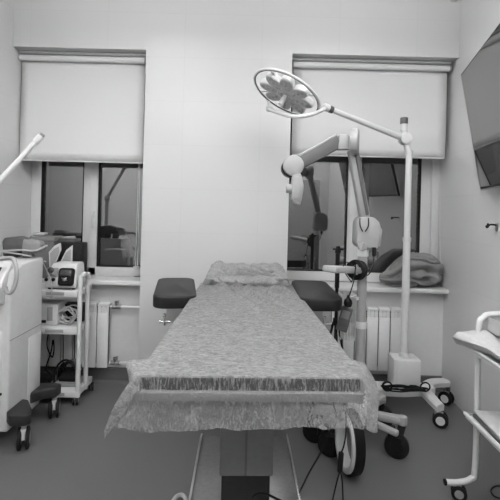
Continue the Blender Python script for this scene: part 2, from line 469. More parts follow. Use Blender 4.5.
MB().bx(-.262, .268, -.62, .40, .0, .062, .012).build('base_plate', STEEL, tab, local=True)
for sg, q in ((-1, -.262), (1, .268)):
    MB().prism([(q, -.62, .05), (q, .40, .05), (q, .40, .075), (q, -.62, .085)], (-sg * .014, 0, 0), .004).build('base_rim', CHROME, tab, local=True)
for sg, off, rz, ln in ((-1, -.458, 8, .64), (1, .438, -1.0, .64)):
    R = Matrix.Rotation(math.radians(rz), 3, 'Z'); c = V((off, .56, .0)); w2_ = .125
    pts = []
    for (sx, sy) in ((1, 1), (-1, 1), (-1, -1), (1, -1)):
        for k in range(7):
            a0 = {(1, 1): 0, (-1, 1): 90, (-1, -1): 180, (1, -1): 270}[(sx, sy)]
            a = math.radians(a0 + 15 * k); rr = .075
            q = V((sx * (w2_ - rr) + rr * math.cos(a), sy * (ln / 2 - rr) + rr * math.sin(a), 0))
            pts.append(c + R @ q + V((0, 0, .860)))
    pad = MB().prism(pts, (0, 0, .070), .016, 3).build('arm_pad', PADM, tab, local=True)
    pad['label'] = 'black padded arm board with rounded corners'
    base_c = c + R @ V((-sg * .02, -.17, 0))
    MB().bx(off - .085, off + .085, .37, .78, .846, .862).build('pad_tray', WHITE2, tab, local=True)
    MB().prism([(sg * (abs(off) + .035), .44, .846), (sg * .28, .44, .846), (sg * .28, .44, .75), (sg * (abs(off) + .035), .44, .70)], (0, .012, 0), .003).build('arm_bracket', WHITE2, tab, local=True)
    MB().bx(sg * .27, sg * (abs(off) - .02), .45, .49, .80, .846).build('arm_rail', STEEL, tab, local=True)
    q = V((sg * (abs(off) + .045), .42, .735))
    MB().cyl(q + V((0, .02, -.022)), q + V((0, .02, .035)), .010).ball(q + V((0, .02, .038)), .013).cyl(q + V((-.03, .02, 0)), q + V((.04, .02, 0)), .009).build('clamp_knob', CHROME, tab, local=True)

# ------------------------------------------------------------------ disposable cover
def sst(x, a, b):
    t = max(0, min(1, (x - a) / (b - a))); return t * t * (3 - 2 * t)
def cover():
    root_m = Matrix.Translation((TX, TY, 0)) @ Matrix.Rotation(TRZ, 4, 'Z')
    Lb = Y1 - Y0 - .02
    NX, NQ = 90, 120
    def top(x, q):
        yy = Y0 + q; h = hw(yy)
        fade = sst(q, .45, 1.35)
        wr = .003 * (1 + noise.noise(V((x * 9, q * 6, 0))))
        cp = (x * 1.0 + q * .42 + .08 * noise.noise(V((x * 3, q * 2, 5)))) * 30
        crease = abs(math.sin(cp))
        wr += fade * .065 * (1 - crease) ** 1.6 * max(0, .45 + 1.2 * noise.noise(V((x * 3.5, q * 2.2, 2))))
        wr += fade * .007 * (1 + noise.noise(V((x * 14, q * 12, 1))))
        e = min(1, (h - abs(x)) / .09) * min(1, q / .06)
        return root_m @ V((x, yy, ZT + .0035 + max(0, wr) * max(0, e)))
    qv = [Lb * (j / NQ) ** 1.25 for j in range(NQ + 1)]
    xv = lambda q: [hw(Y0 + q) * (-1 + 2 * i / NX) for i in range(NX + 1)]
    rows = [[top(x, q) for x in xv(q)] for q in qv]
    # hem: outer edge of the overhang along the table rim
    per = []
    def hem(ctrl, w):
        for k in range(len(ctrl) - 1):
            (w0, p0), (w1, p1) = ctrl[k], ctrl[k + 1]
            if w0 <= w <= w1: return p0.lerp(p1, (w - w0) / (w1 - w0))
    def off(x, q, dx, dz): return root_m @ V((x + dx, Y0 + q, ZT - dz))
    hl, hr = hw(Y0 + .15), hw(Y0 + .17)
    left = [(-.15, off(-hl, .15, -.012, .035)), (-.10, at(126.5, 362.5, 1.39)), (-.05, at(128, 377, 1.35)), (0, at(129.5, 391, 1.32))]
    fan_l = [at(129.5, 391, 1.32), at(112, 416, 1.30), at(102.8, 431, 1.29), at(103, 441, 1.285)]
    front = [(-HW0, at(103, 441, 1.285)), (-.340, at(106, 437, 1.282)), (-.33, at(109, 432.5, 1.28)), (-.315, at(115, 427, 1.278)), (-.29, at(126, 428, 1.28)), (-.265, at(140, 431, 1.285)), (-.25, at(150, 433, 1.287)), (-.16, at(185, 431, 1.288)), (-.05, at(222, 429, 1.288)), (.05, at(256, 430.5, 1.29)), (.15, at(292, 427.5, 1.292)), (.25, at(325, 428.5, 1.294)), (.31, at(347, 428, 1.296)), (HW0, at(366, 430, 1.30))]
    fan_r = [at(366, 430, 1.30), at(373, 432.5, 1.315), at(378, 432, 1.335)]
    right = [(0, at(378, 432, 1.335)), (.05, at(378.5, 408, 1.385)), (.095, at(377, 386, 1.43)), (.13, at(367, 369, 1.465)), (.17, off(hr, .17, .012, .035))]
    for q in reversed(qv):
        E = rows[qv.index(q)][0]
        x = -hw(Y0 + q)
        O = off(x, q, -.010, .035) if q > .15 else hem(left, -q)
        per.append((E, O, 's'))
    E = rows[0][0]
    for i in range(1, 12):
        t = i / 12 * 3; k = int(t); per.append((E, fan_l[k].lerp(fan_l[k + 1], t - k), 'c'))
    for x, E in zip(xv(0), rows[0]): per.append((E, hem(front, max(-HW0, min(HW0, x))), 'f'))
    E = rows[0][-1]
    for i in range(1, 12):
        t = i / 12 * 2; k = int(t); per.append((E, fan_r[k].lerp(fan_r[k + 1], t - k), 'c'))
    for j, q in enumerate(qv):
        E = rows[j][-1]; x = hw(Y0 + q)
        O = off(x, q, .010, .035) if q > .17 else hem(right, q)
        per.append((E, O, 's'))
    K = 30; strips = []
    for n_, (E, O, k) in enumerate(per):
        col_ = []
        out = V((O.x - E.x, O.y - E.y, 0))
        out = out.normalized() if out.length > 1e-5 else V((0, -1, 0))
        fw = V((0, -1, 0))
        for i in range(K + 1):
            t = i / K
            p = E.lerp(O, t)
            dn = E.z - p.z
            if k == 'f':
                lip = .003 + .012 * sst(dn, TH - .002, TH + .001) - .004 * sst(dn, TH + .02, TH + .06)
                base = V((E.x + (O.x - E.x) * t ** 1.5, E.y, p.z))
                lin = (E.y - O.y) * t
                p = base + fw * max(lip, lin * t) if i else E
            else:
                p = p + out * .012 * math.sin(PI * t) + V((0, 0, .012 * math.sin(PI * t)))
            rp = sst(t, .35, 1) * (.005 * noise.noise(V((E.x * 14 + O.x * 10, E.y * 12, t * 2))) + .004 * math.sin(n_ * .35 + t * 3))
            p = p + (fw if k == 'f' else out) * rp
            if i == K: p = p + V((0, 0, .004 * noise.noise(V((O.x * 60, O.y * 60, 1)))))
            col_.append(p)
        strips.append(col_)
    g = MB().grid(rows); nt_ = len(g.bm.faces)
    g.grid(strips)
    o = g.build('table_cover', SHEET, origin=(TX, TY, ZT), angle=80)
    o.data.materials.append(SHEETS); o.data.materials.append(SHEETH)
    for k, f in enumerate(o.data.polygons):
        if k >= nt_:
            i, j = divmod(k - nt_, K)
            drop = .0035 - f.center.z
            if per[i][2] == 'f': f.material_index = 0 if drop < .004 else (1 if drop < TH - .001 else 2)
            else: f.material_index = 0
    bm2 = bmesh.new(); bm2.from_mesh(o.data); bmesh.ops.remove_doubles(bm2, verts=bm2.verts, dist=.00005)
    bmesh.ops.recalc_face_normals(bm2, faces=bm2.faces)
    bm2.to_mesh(o.data); bm2.free(); o.data.set_sharp_from_angle(angle=math.radians(42))
    return tag(o, 'thin fibrous disposable cover draped over the treatment table with a flared front corner', 'sheet')
cover()

def pillow():
    c = V((at(247, 281, 2.93).x, 2.90, ZT + .010))
    prof = smooth_path([(-.125, .004, 0), (-.142, .030, 0), (-.118, .054, 0), (-.080, .060, 0), (-.072, .075, 0), (-.060, .110, 0), (-.02, .132, 0), (.05, .128, 0), (.105, .09, 0), (.12, .03, 0), (.11, .004, 0)], 7)
    rows = []; NU = 90
    for k, p in enumerate(prof):
        row = []
        for i in range(NU + 1):
            u = -1 + 2 * i / NU
            t = max(0, min(1, p.y / .13))
            half = .298 - .052 * t
            e = sst(abs(u), .80, 1.0)
            y, z = p.x, p.y
            if k < 42: y += -.050 * sst(abs(u), .66, .84) * math.exp(-((z - .062) / .02) ** 2)   # hollow stops at the corner folds
            y *= 1 - .45 * e
            x = u * half
            n1 = noise.noise(V((x * 8, y * 8, z * 10))); n2 = noise.noise(V((x * 24, y * 20, z * 26 + 4)))
            cr = abs(math.sin(x * 26 + z * 70 + 3.5 * n1)); cr2 = abs(math.sin(abs(x) * 42 - z * 60 + 2 * n2))
            f = .010 * n1 + .006 * n2 - .009 * (1 - cr) ** 2 + .006 * (1 - cr2) ** 2
            z += t * (.012 * sst(abs(u), .55, .84) - .016 * sst(abs(u), .86, 1)) + f * (.3 + t) * .8
            if p.y < .062: z += .010 * math.sin(x * 9 + .6) * sst(p.y, .015, .05)
            row.append(c + V((x + f * .4, y - f * (1 if p.x < 0 else -.4), max(.002, z))))
        rows.append(row)
    g = MB().grid(rows)
    for side in (0, -1): g.bm.faces.new([g.bm.verts.new(r[side]) for r in rows])
    g.bm.faces.new([g.bm.verts.new(q) for q in rows[0] + rows[-1][::-1]])
    bmesh.ops.remove_doubles(g.bm, verts=g.bm.verts, dist=.0003); bmesh.ops.recalc_face_normals(g.bm, faces=g.bm.faces)
    o = g.build('pillow', SHEET2, origin=c, angle=80)
    return tag(o, 'crumpled pillow wrapped in fibrous sheet at the far end of the treatment table', 'pillow')
pillow()

# ------------------------------------------------------------------ surgical lamp on a stand
LX, LY = 1.08, 3.03
lamp = thing('surgical_lamp', 'white mobile surgical lamp with a flower-shaped head on a tall pole by the window', 'lamp', (LX, LY, 0))
MB().prism([(.72, LY - .07, .145), (.80, LY - .085, .145), (1.05, LY - .10, .145), (1.22, LY - .075, .145), (1.30, LY - .04, .145), (1.30, LY + .04, .145), (1.22, LY + .06, .145), (.72, LY + .07, .145)], (0, 0, .05), .012).build('base_beam', WHITE, lamp)
for sg, xc in ((1, 1.27), (-1, .78)):
    pts = [V((xc + sg * .07, 2.86, .165)), V((xc + sg * .005, 2.93, .17)), V((xc - sg * .02, 3.03, .17)), V((xc + sg * .03, 3.11, .17)), V((xc + sg * .155, 3.19, .165))]
    if sg > 0: pts = [V((1.268, 2.835, .125)), V((1.235, 2.90, .155)), V((1.225, 3.00, .175)), V((1.315, 3.10, .18)), V((1.455, 3.165, .165))]
    if sg < 0: pts = [V((.73, 2.84, .155)), V((.77, 2.93, .175)), V((.76, 3.02, .18)), V((.75, 3.10, .18)), V((.80, 3.235, .165))]
    path = smooth_path(pts, 7); m = MB(); L = []; 
    for i, q in enumerate(path):
        d = (path[min(i + 1, len(path) - 1)] - path[max(i - 1, 0)]).normalized(); n = V((-d.y, d.x, 0)).normalized()
        L.append([q + n * .034 + V((0, 0, -.022)), q + n * .038 + V((0, 0, .012)), q + n * .028 + V((0, 0, .024)), q - n * .028 + V((0, 0, .024)), q - n * .038 + V((0, 0, .012)), q - n * .034 + V((0, 0, -.022)), q + n * .034 + V((0, 0, -.022))])
    m.grid(L)
    for row in (L[0], L[-1]):
        f = m.bm.faces.new([m.bm.verts.new(p) for p in row[:-1]])
    bmesh.ops.remove_doubles(m.bm, verts=m.bm.verts, dist=.0005); bmesh.ops.recalc_face_normals(m.bm, faces=m.bm.faces)
    m.build('base_fork', WHITE, lamp)
    for e in (pts[0], pts[-1]):
        caster(lamp, (e.x, e.y, 0), .05, .062, .12, RUBBER, GREY, WHITE2, ang=(1.15 if e is pts[0] else .75))
MB().bx(LX - .092, LX + .100, LY - .07, LY + .08, .19, .40, .008).build('control_box', WHITE2, lamp)
MB().bx(LX - .065, LX + .094, LY - .075, LY - .066, .20, .395, .003).build('box_cover', WHITE, lamp)
zp = at(408, 150, LY).z
m = MB().cyl((LX, LY, .40), (LX, LY, 1.25), .026).cyl((LX, LY, 1.25), (LX, LY, zp), .023)
m.build('pole', WHITE, lamp)
for z, rr in ((.398, .036), (1.23, .03)): MB().cyl((LX, LY, z), (LX, LY, z + .03), rr).build('pole_collar', WHITE2, lamp)
pv = at(405, 139, LY)
m = MB().cyl(pv + V((0, -.035, 0)), pv + V((0, .035, 0)), .042, bev=.008).cyl((LX, LY, zp - .03), pv, .024)
m.build('pivot', WHITE, lamp)
ct = at(404, 122.5, LY)
MB().cyl(pv, ct, .024).cyl(ct - V((0, 0, .10)), ct - V((0, 0, .09)), .027).cyl(ct - V((0, 0, .06)), ct - V((0, 0, .05)), .027).build('pole_neck', WHITE2, lamp)
MB().cyl(ct - V((0, 0, .012)), ct + V((0, 0, .035)), .027, bev=.004).build('pole_cap', DGREY, lamp)
hub = at(326, 107.5, 2.80); col_ = at(331, 109.5, 2.815)
a1 = pv + (hub - pv).normalized() * .03
MB().cyl(col_, a1, .018, .021).build('arm', WHITE, lamp)
dd = (hub - col_).normalized()
MB().cyl(col_ - dd * .012, col_ + dd * .02, .024).build('arm_joint', DGREY, lamp)
MB().cyl(col_ + dd * .015, hub + dd * .02, .025, bev=.005).build('yoke_hub', WHITE, lamp)
# head
hc_ = at(286.5, 93.5, 2.76)
ray = (hc_ - V((0, 0, HC))).normalized(); rt = V((1, 0, 0)); rt = (rt - ray * rt.dot(ray)).normalized(); up = rt.cross(ray)
if up.z < 0: up = -up
ang = math.radians(27) 
maj = rt * math.cos(ang) - up * math.sin(ang)
mnr = -rt * math.sin(ang) - up * math.cos(ang)
TL = math.radians(63)
nrm = (-ray * math.cos(TL) + mnr * math.sin(TL)).normalized()     # the lit side, down and towards the table
ev = nrm.cross(maj).normalized()
RH = .236
def hp(a, r, o=0): return hc_ + (maj * math.cos(a) + ev * math.sin(a)) * r + nrm * o
ring = MB(); ring.tube([hp(2 * PI * k / 64, RH) for k in range(64)], .0075, 10, True)
ring.build('lamp_ring', WHITE, lamp)
ring = MB(); ring.tube([hp(2 * PI * k / 64, RH - .007, .004) for k in range(64)], .0045, 8, True)
ring.build('ring_seal', DGREY, lamp)
sp_ = MB()
for k in range(4):
    a = PI / 4 + k * PI / 2; sp_.bar(hp(a, .05, -.02), hp(a, RH, -.004), .012, .010, 0, nrm)
sp_.lathe([(0, -.035), (.07, -.035), (.075, -.02), (0, -.018)], hc_, nrm, 24)
sp_.build('lamp_spokes', WHITE2, lamp)
def pod(ca, cr, r1, r2, rot):
    o = hp(ca, cr, 0) if cr else V(hc_)
    x = maj * math.cos(rot) + ev * math.sin(rot); y = nrm.cross(x)
    def el(s, h): return [o + x * (r1 * s * math.cos(2 * PI * k / 28)) + y * (r2 * s * math.sin(2 * PI * k / 28)) + nrm * h for k in range(28)]
    b = MB()
    def loft(rs):
        vs = [[b.bm.verts.new(p) for p in q] for q in rs]
        for i in range(len(vs) - 1):
            for k in range(28): b.bm.faces.new((vs[i][k], vs[i][(k + 1) % 28], vs[i + 1][(k + 1) % 28], vs[i + 1][k]))
        b.bm.faces.new(vs[0][::-1]); b.bm.faces.new(vs[-1])
    loft([el(.75, -.03), el(1, -.015), el(1, .012), el(.93, .016)])
    pd = b.build('led_pod', WHITE, lamp)
    b = MB()
    loft([el(.90, .014), el(.88, .019)])
    ln = b.build('lens_cover', LED, pd)
    b = MB()
    for t in (-.5, 0, .5):
        cc = o + x * (r1 * t) + nrm * .0195
        b.lathe([(.0, .0), (.005, .0), (.009, .003), (.010, .003), (.011, .0)], cc, nrm, 14)
    b.build('led_reflector', PALE, ln)
for k in range(8):
    a = k * 2 * PI / 8 + .2
    pod(a, .124, .070, .047, a)
pod(0, 0, .06, .052, 0)
MB().cyl(hc_ + nrm * .012, hc_ + nrm * .09, .014, .018, bev=.004).build('sterile_handle', WHITE2, lamp)
def pix(p):
    u, v = p.x / p.y * F, (HC - p.z) / p.y * F
    return V((CX + u * _c - v * _s, CY + u * _s + v * _c))
ye = min((hp(2 * PI * k / 64, RH) for k in range(64)), key=lambda q: (pix(q) - V((265, 103))).length)
yk = [at(269, 108.5, ye.y - .02), at(280, 113.5, (ye.y + 2.66) / 2), at(294, 116.5, 2.66), at(309, 115.2, 2.68), at(319, 111.5, 2.73), hub]
MB().tube(smooth_path(yk, 8), .013, 10).ball(yk[0], .024).bar(yk[0], ye, .02, .012, 0).build('yoke', WHITE, lamp)

# ------------------------------------------------------------------ microscope on a wheeled stand
MX, MY = .655, 2.60
mic = thing('surgical_microscope', 'white articulated surgical microscope on a wheeled stand beside the treatment table', 'microscope', (MX, MY, 0))
def leg_bar(a, b, w, h):
    return MB().bar(a, b, w, h, .012).build('base_leg', WHITE, mic)
zl = .20
MB().cyl((MX, MY, .15), (MX, MY, .26), .085, .07, bev=.01).build('base_hub', WHITE, mic)
for (e, w_, ww) in ((V((.895, 2.505, zl)), .05, V((.85, 2.465, 0))), (V((.485, 2.49, zl)), .05, V((.458, 2.465, 0))), (V((.425, 2.615, zl)), .05, V((.385, 2.61, 0))), (V((.85, 2.79, zl)), .06, V((.87, 2.81, 0)))):
    m = MB().bar((MX, MY, zl), e, w_, .05, .016)
    m.cyl(e - V((0, 0, .026)), e + V((0, 0, .026)), w_ / 2 + .002, bev=.008)
    m.build('base_leg', PALE, mic)
    MB().bar(e - V((0, 0, .022)), V((ww.x, ww.y, .10)) + (e - V((ww.x, ww.y, e.z))) * .3, .036, .034, .006, V((0, 1, 0))).build('caster_bracket', BLACK, mic)
    q = (e - ww); an = math.atan2(q.y, q.x) - PI / 2
    caster(mic, ww, .07, .06, zl - .02, RUBBER, BLACK, BLACK, ang=1.25, twin=False)
MB().bar((MX + .02, MY - .05, .185), (.845, 2.425, .160), .04, .034, .012).build('brake_pedal', PALE, mic)
zb_ = at(364, 248, MY).z
MB().cyl((MX, MY, .24), (MX, MY, zb_), .030).build('column', PALE, mic)
for z in (.72, zb_ - .05): MB().cyl((MX, MY, z), (MX, MY, z + .04), .036).build('column_collar', WHITE2, mic)
# body box at the arm foot
b0 = at(357, 217, 2.56); b1 = at(381, 249, 2.56)
pts = [at(357.5, 222, 2.56), at(361, 217, 2.56), at(374, 217, 2.56), at(380, 222, 2.56), at(382, 231, 2.56), at(379.5, 247, 2.56), at(376, 250, 2.56), at(359, 248, 2.56), at(356.5, 244, 2.56)]
body = MB().prism(pts, (0, .14, 0), .012, 3).build('arm_housing', MICW, mic)
MB().prism([at(378, 224, 2.572), at(382.6, 230, 2.572), at(380.5, 246, 2.572), at(377, 247, 2.572)], (0, .10, 0), .003).build('side_cover', PALE, body)
q = at(362, 246, 2.55); MB().cyl(q, q + V((0, -.02, 0)), .028, bev=.006).build('lock_knob', MICW, body)
MB().box(q + V((0, -.022, 0)), (.008, .006, .036), Matrix.Rotation(.3, 3, 'Y')).build('knob_grip', GREY, body)
sl = MB()
for k, (a, b) in enumerate(((360.5, 367), (368, 367))): sl.tube(smooth_path([at(a - .6 + k * 1, 218, 2.552), at(a - .3 + k * .6, 226, 2.55), at(364 + (-1 + 2 * k) * 1.2, 231.5, 2.55)], 5), .0035, 6)
sl.build('housing_slot', BLACK, body)
# lower arm
def beam(name, pts_a, depth_a, depth_b, th, m_, par):
    """pts_a outline in the photo, thick along depth"""
    n = len(pts_a)
    return MB().prism([at(x, y, depth_a + (depth_b - depth_a) * t) for x, y, t in pts_a], (0, th, 0), .008, 2).build(name, m_, par)
e0, e1 = 2.56, 2.50
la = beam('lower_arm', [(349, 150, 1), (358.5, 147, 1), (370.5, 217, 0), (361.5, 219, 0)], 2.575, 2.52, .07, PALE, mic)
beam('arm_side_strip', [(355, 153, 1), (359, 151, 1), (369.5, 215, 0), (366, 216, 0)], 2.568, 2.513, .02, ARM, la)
el = at(354.5, 141.5, 2.50)
MB().cyl(el + V((.026, .0, 0)), el + V((-.022, .014, 0)), .080, bev=.012, seg=32).build('elbow_joint', MICW, mic)
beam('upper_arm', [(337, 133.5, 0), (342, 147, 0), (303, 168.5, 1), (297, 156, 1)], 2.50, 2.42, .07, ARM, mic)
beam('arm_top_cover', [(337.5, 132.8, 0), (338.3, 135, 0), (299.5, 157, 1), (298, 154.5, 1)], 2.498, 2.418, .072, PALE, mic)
beam('elbow_link', [(340, 134, 0), (347, 133, 0), (352, 139, 0), (351, 149, 0), (338, 149.5, 0)], 2.488, 2.488, .06, MICW, mic)
hd = at(293.5, 165.5, 2.38)
MB().cyl(hd + V((0, -.01, 0)), hd + V((0, .11, 0)), .060, bev=.012, seg=32).build('shoulder_joint', MICW, mic)
MB().cyl(hd + V((-.012, .015, -.010)), hd + V((-.012, .10, -.010)), .054, seg=32).build('joint_gap', BLACK, mic)
hx = beam('microscope_head', [(292.5, 174, 0), (301, 173, 0), (304, 186, 0), (301.5, 202, 0), (292, 200, 0), (292, 188, 0)], 2.37, 2.37, .09, MICW, mic)
beam('objective_end', [(292.5, 199, 0), (301.8, 201, 0), (300.5, 205.5, 0), (293.5, 204, 0)], 2.375, 2.375, .08, GREY, hx)
beam('head_panel', [(294, 177, 0), (300, 176.5, 0), (301.8, 187, 0), (299.5, 199, 0), (294, 198, 0)], 2.364, 2.364, .01, PALE, hx)
q = at(288, 188.5, 2.40)
MB().cyl(q + V((.035, 0, 0)), q + V((-.012, -.0, 0)), .025, .027, bev=.004).cyl(q + V((.04, 0, 0)), q + V((.01, 0, 0)), .018).build('focus_knob', MICW, hx)
# side handle bar
q0, q1 = at(329, 269, 2.36), at(361, 270, 2.60)
MB().bar(q0, q1, .10, .036, .010).build('side_handle', PALE, mic)
# wire basket on the column
bx0, bx1, by0, by1, bz0, bz1 = .44, .625, 2.42, 2.56, .615, .905
bz1 = at(350, 296, 2.6).z; bz0 = at(350, 340, 2.6).z
by0, by1 = 2.585, 2.70; bx0 = at(341, 310, 2.62).x; bx1 = MX - .035
m = MB()
for k, z in enumerate((bz1, bz0 + (bz1 - bz0) * .66, bz0 + (bz1 - bz0) * .33, bz0)):
    ins = .006 * k
    m.tube([(bx0 + ins, by0 + ins, z), (bx1, by0 + ins, z), (bx1, by1, z), (bx0 + ins, by1, z)], .007 if k == 0 else .0045, 6, True)
for i in range(6):
    x = bx0 + (bx1 - bx0) * i / 5
    m.tube([(x, by0, bz1), (x, by0 + .018, bz0), (x, by1, bz0), (x, by1, bz1)], .0034, 6)
for i in range(1, 4):
    y = by0 + (by1 - by0) * i / 4
    m.tube([(bx0, y, bz1), (bx0 + .018, y, bz0), (bx1, y, bz0), (bx1, y, bz1)], .0034, 6)
m.bar((bx1 - .01, by1 - .01, bz1 - .01), (MX - .02, MY - .02, bz1 - .01), .03, .02)
m.build('wire_basket', WHITE, mic)
cb = at(344.5, 319, 2.56)
bxr = thing('control_unit', 'small grey control unit hung on the wire basket of the microscope stand', 'device', cb)
R = Matrix.Rotation(.25, 3, 'Y') @ Matrix.Rotation(-.3, 3, 'Z')
MB().box(cb, (.068, .03, .15), R, .006).build('housing', ARM, bxr)
MB().box(cb + R @ V((0, -.017, .03)), (.046, .004, .05), R, .002).build('display', GREY, bxr)
MB().box(cb + R @ V((0, -.017, -.03)), (.046, .004, .03), R, .002).build('keypad', DGREY, bxr)

# coiled cable hung on the side handle
m = MB(); cc = q0.lerp(q1, .88) + V((0, 0, .014)); pts = []
hd_ = (q1 - q0).normalized(); cup = V((0, 0, 1)); csd = hd_.cross(cup).normalized(); cup = csd.cross(hd_)
for k in range(11 * 20):
    a = 2 * PI * k / 20; t = k / (11 * 20)
    rr = .050 + .006 * math.sin(t * 37) + .003 * math.sin(a * 2 + t * 5)
    pts.append(cc + hd_ * (-.035 + .06 * ((t * 2.5) % 1)) + (csd * math.cos(a) * .95 + cup * math.sin(a)) * rr - cup * .012)
m.tube(pts, .007, 6)
m.tube(smooth_path([pts[0], at(346, 262, 2.46), at(344, 270, 2.42), at(350, 280, 2.40), at(352, 281, 2.41), at(356, 268, 2.44)], 8), .003, 6)
m.tube(smooth_path([at(356, 262, 2.44), at(354, 280, 2.46), at(348.5, 298, 2.50)], 8), .0035, 6)
m.tube(smooth_path([pts[-1], at(368, 275, 2.50), at(373, 266, 2.53), at(374, 252, 2.555)], 8), .0035, 6)
coil = m.build('coiled_cable', PLUG, origin=cc)
tag(coil, 'black cable coiled around the side handle of the microscope', 'cable')
pg = at(348, 303, 2.50)
MB().lathe([(0, .05), (.006, .045), (.010, .03), (.022, .018), (.026, 0), (.020, -.02), (0, -.025)], pg, (0, 0, 1), 18).build('plug', BLACK, coil)
q = at(374, 254, 2.555); MB().cyl(q - V((0, 0, .015)), q + V((0, .0, .04)), .011, .013, bev=.003).build('connector', BLACK, coil)

# ------------------------------------------------------------------ black tripod
tx, ty = .565, 2.93
tri = thing('tripod_stand', 'thin black tripod stand between the arm board and the microscope column', 'tripod', (tx, ty, 0))
zt_ = at(342, 246, ty).z; zj = .66
MB().cyl((tx, ty, .30), (tx, ty, zt_ - .01), .012).cyl((tx, ty, .9), (tx, ty, zt_ - .05), .016).build('pole', BLACK, tri)
MB().cyl((tx, ty, zt_ - .05), (tx, ty, zt_), .022, .014, bev=.004).box((tx, ty, zt_ - .022), (.075, .02, .014), None, .003).build('clamp_head', BLACK, tri)
MB().cyl((tx, ty, zj - .02), (tx, ty, zj + .03), .022, bev=.004).build('leg_collar', BLACK, tri)
for k in range(3):
    a = 2 * PI * k / 3 + .5
    e = V((tx + .17 * math.cos(a), ty + .17 * math.sin(a), .008))
    MB().cyl((tx + .018 * math.cos(a), ty + .018 * math.sin(a), zj), e, .0085, seg=10).ball(e, .010, 10).build('leg', BLACK, tri)

# ------------------------------------------------------------------ hoop, cables on the floor
hy = 2.30; hcx = at(349, 440, hy)
hz_ = .174
fh = thing('floor_hoop', 'white oval hoop with a black outer band standing on the floor under the cover', 'hoop', (hcx.x, hy, 0))
def hoop(r_in, r_out, w0, w1, name, m_):
    b = MB(); rows = []
    ax = V((-.97, -.24, 0)).normalized(); sd = V((-.24, .97, 0)).normalized()   # band axis, horizontal radius
    n = 56
    for k in range(n + 1):
        a = 2 * PI * k / n; d = sd * math.cos(a) * .72 + V((0, 0, 1)) * math.sin(a)
        c = V((hcx.x, hy, hz_ + .003))
        rows.append([c + d * r_in + ax * w0, c + d * r_out + ax * w0, c + d * r_out + ax * w1, c + d * r_in + ax * w1, c + d * r_in + ax * w0])
    b.grid(rows); bmesh.ops.remove_doubles(b.bm, verts=b.bm.verts, dist=.0003)
    bmesh.ops.recalc_face_normals(b.bm, faces=b.bm.faces)
    b.build(name, m_, fh)
hoop(.128, .160, -.03, .028, 'hoop_band', WHITE)
hoop(.160, .173, -.035, .018, 'outer_band', RUBBER)
hoop(.134, .154, .028, .033, 'rim', WHITE)

def cable(label, pts, r, m_=PLUG, name='cable', n=10):
    o = MB().tube(smooth_path(pts, n), r, 8).build(name, m_, origin=pts[0])
    return tag(o, label, 'cable')
def gz(px, py, z=.008):
    """floor point"""
    x, y = px - CX, py - CY; v = -x * _s + y * _c; Y = (HC - z) * F / v
    return at(px, py, Y)
sw = at(340.5, 462, 2.05)
swc = thing('switch_cable', 'black cable with an inline switch hanging below the cover corner', 'cable', sw)
R = Matrix.Rotation(.05, 3, 'Y')
MB().box(sw, (.026, .022, .10), R, .008).build('inline_switch', BLACK, swc)
MB().tube(smooth_path([sw + V((0, 0, .04)), at(344, 445, 2.06), at(346, 428, 2.10), at(343, 405, 2.12), V((.33, 2.10, .60)), V((.29, 2.12, .842))], 8), .004, 6).build('upper_cord', PLUG, swc)
for e in ((332, 503), (343, 503)):
    MB().tube(smooth_path([sw - V((0, 0, .04)), at((340.5 + e[0]) / 2 + .5, 482, 2.05), gz(*e, .006)], 8), .004, 6).build('lower_cord', PLUG, swc)
cable('thin black cord running from under the cover down to the floor beside the steel base', [V((.30, 2.2, .842)), V((.33, 2.17, .72)), at(336, 415, 2.12), at(331, 430, 2.12), at(322, 450, 2.1), at(309, 473, 2.06), at(302, 487, 2.03), gz(296, 498), gz(285, 508)], .0045)
cable('black cable lying on the steel base of the table', [at(253, 497, 1.86), at(258, 493.5, 1.85), at(266, 494, 1.83), at(275, 498, 1.80), at(290, 505, 1.78)], .005)
bpy.data.objects['cable.001'].location.z += 0
cable('thick white hose looping on the floor left of the steel base', [gz(170, 506, .012), gz(176, 497, .012), gz(182, 495, .012), gz(185.5, 499, .012), gz(186, 507, .012)], .010, WCABLE, 'hose')

# cable bundle on lamp base
m = MB(); random.seed(3)
cc = V((1.045, 2.92, .203))
for k in range(3):
    pts = []
    for j in range(14):
        a = 2 * PI * j / 14
        pts.append(cc + V((.132 * math.cos(a) * (1 + .12 * random.uniform(-1, 1)) + random.uniform(-.02, .02), .035 * math.sin(a) * (1 + .3 * random.uniform(-1, 1)) - .012, .006 + .008 * k + random.uniform(0, .012))))
    m.tube(smooth_path(pts, 5, True), .0055, 6, True)
for xo, n in ((.145, 1), (-.12, 2)):
    for k in range(n):
        pts = [cc + V((xo + .032 * math.cos(a), -.012 - .01 * k, .032 + .03 * math.sin(a))) for a in [2 * PI * i / 10 for i in range(10)]]
        m.tube(smooth_path(pts, 4, True), .0055, 6, True)
o = m.build('power_cable', PLUG, origin=cc)
tag(o, 'black power cable bundled in loops on the surgical lamp base', 'cable')

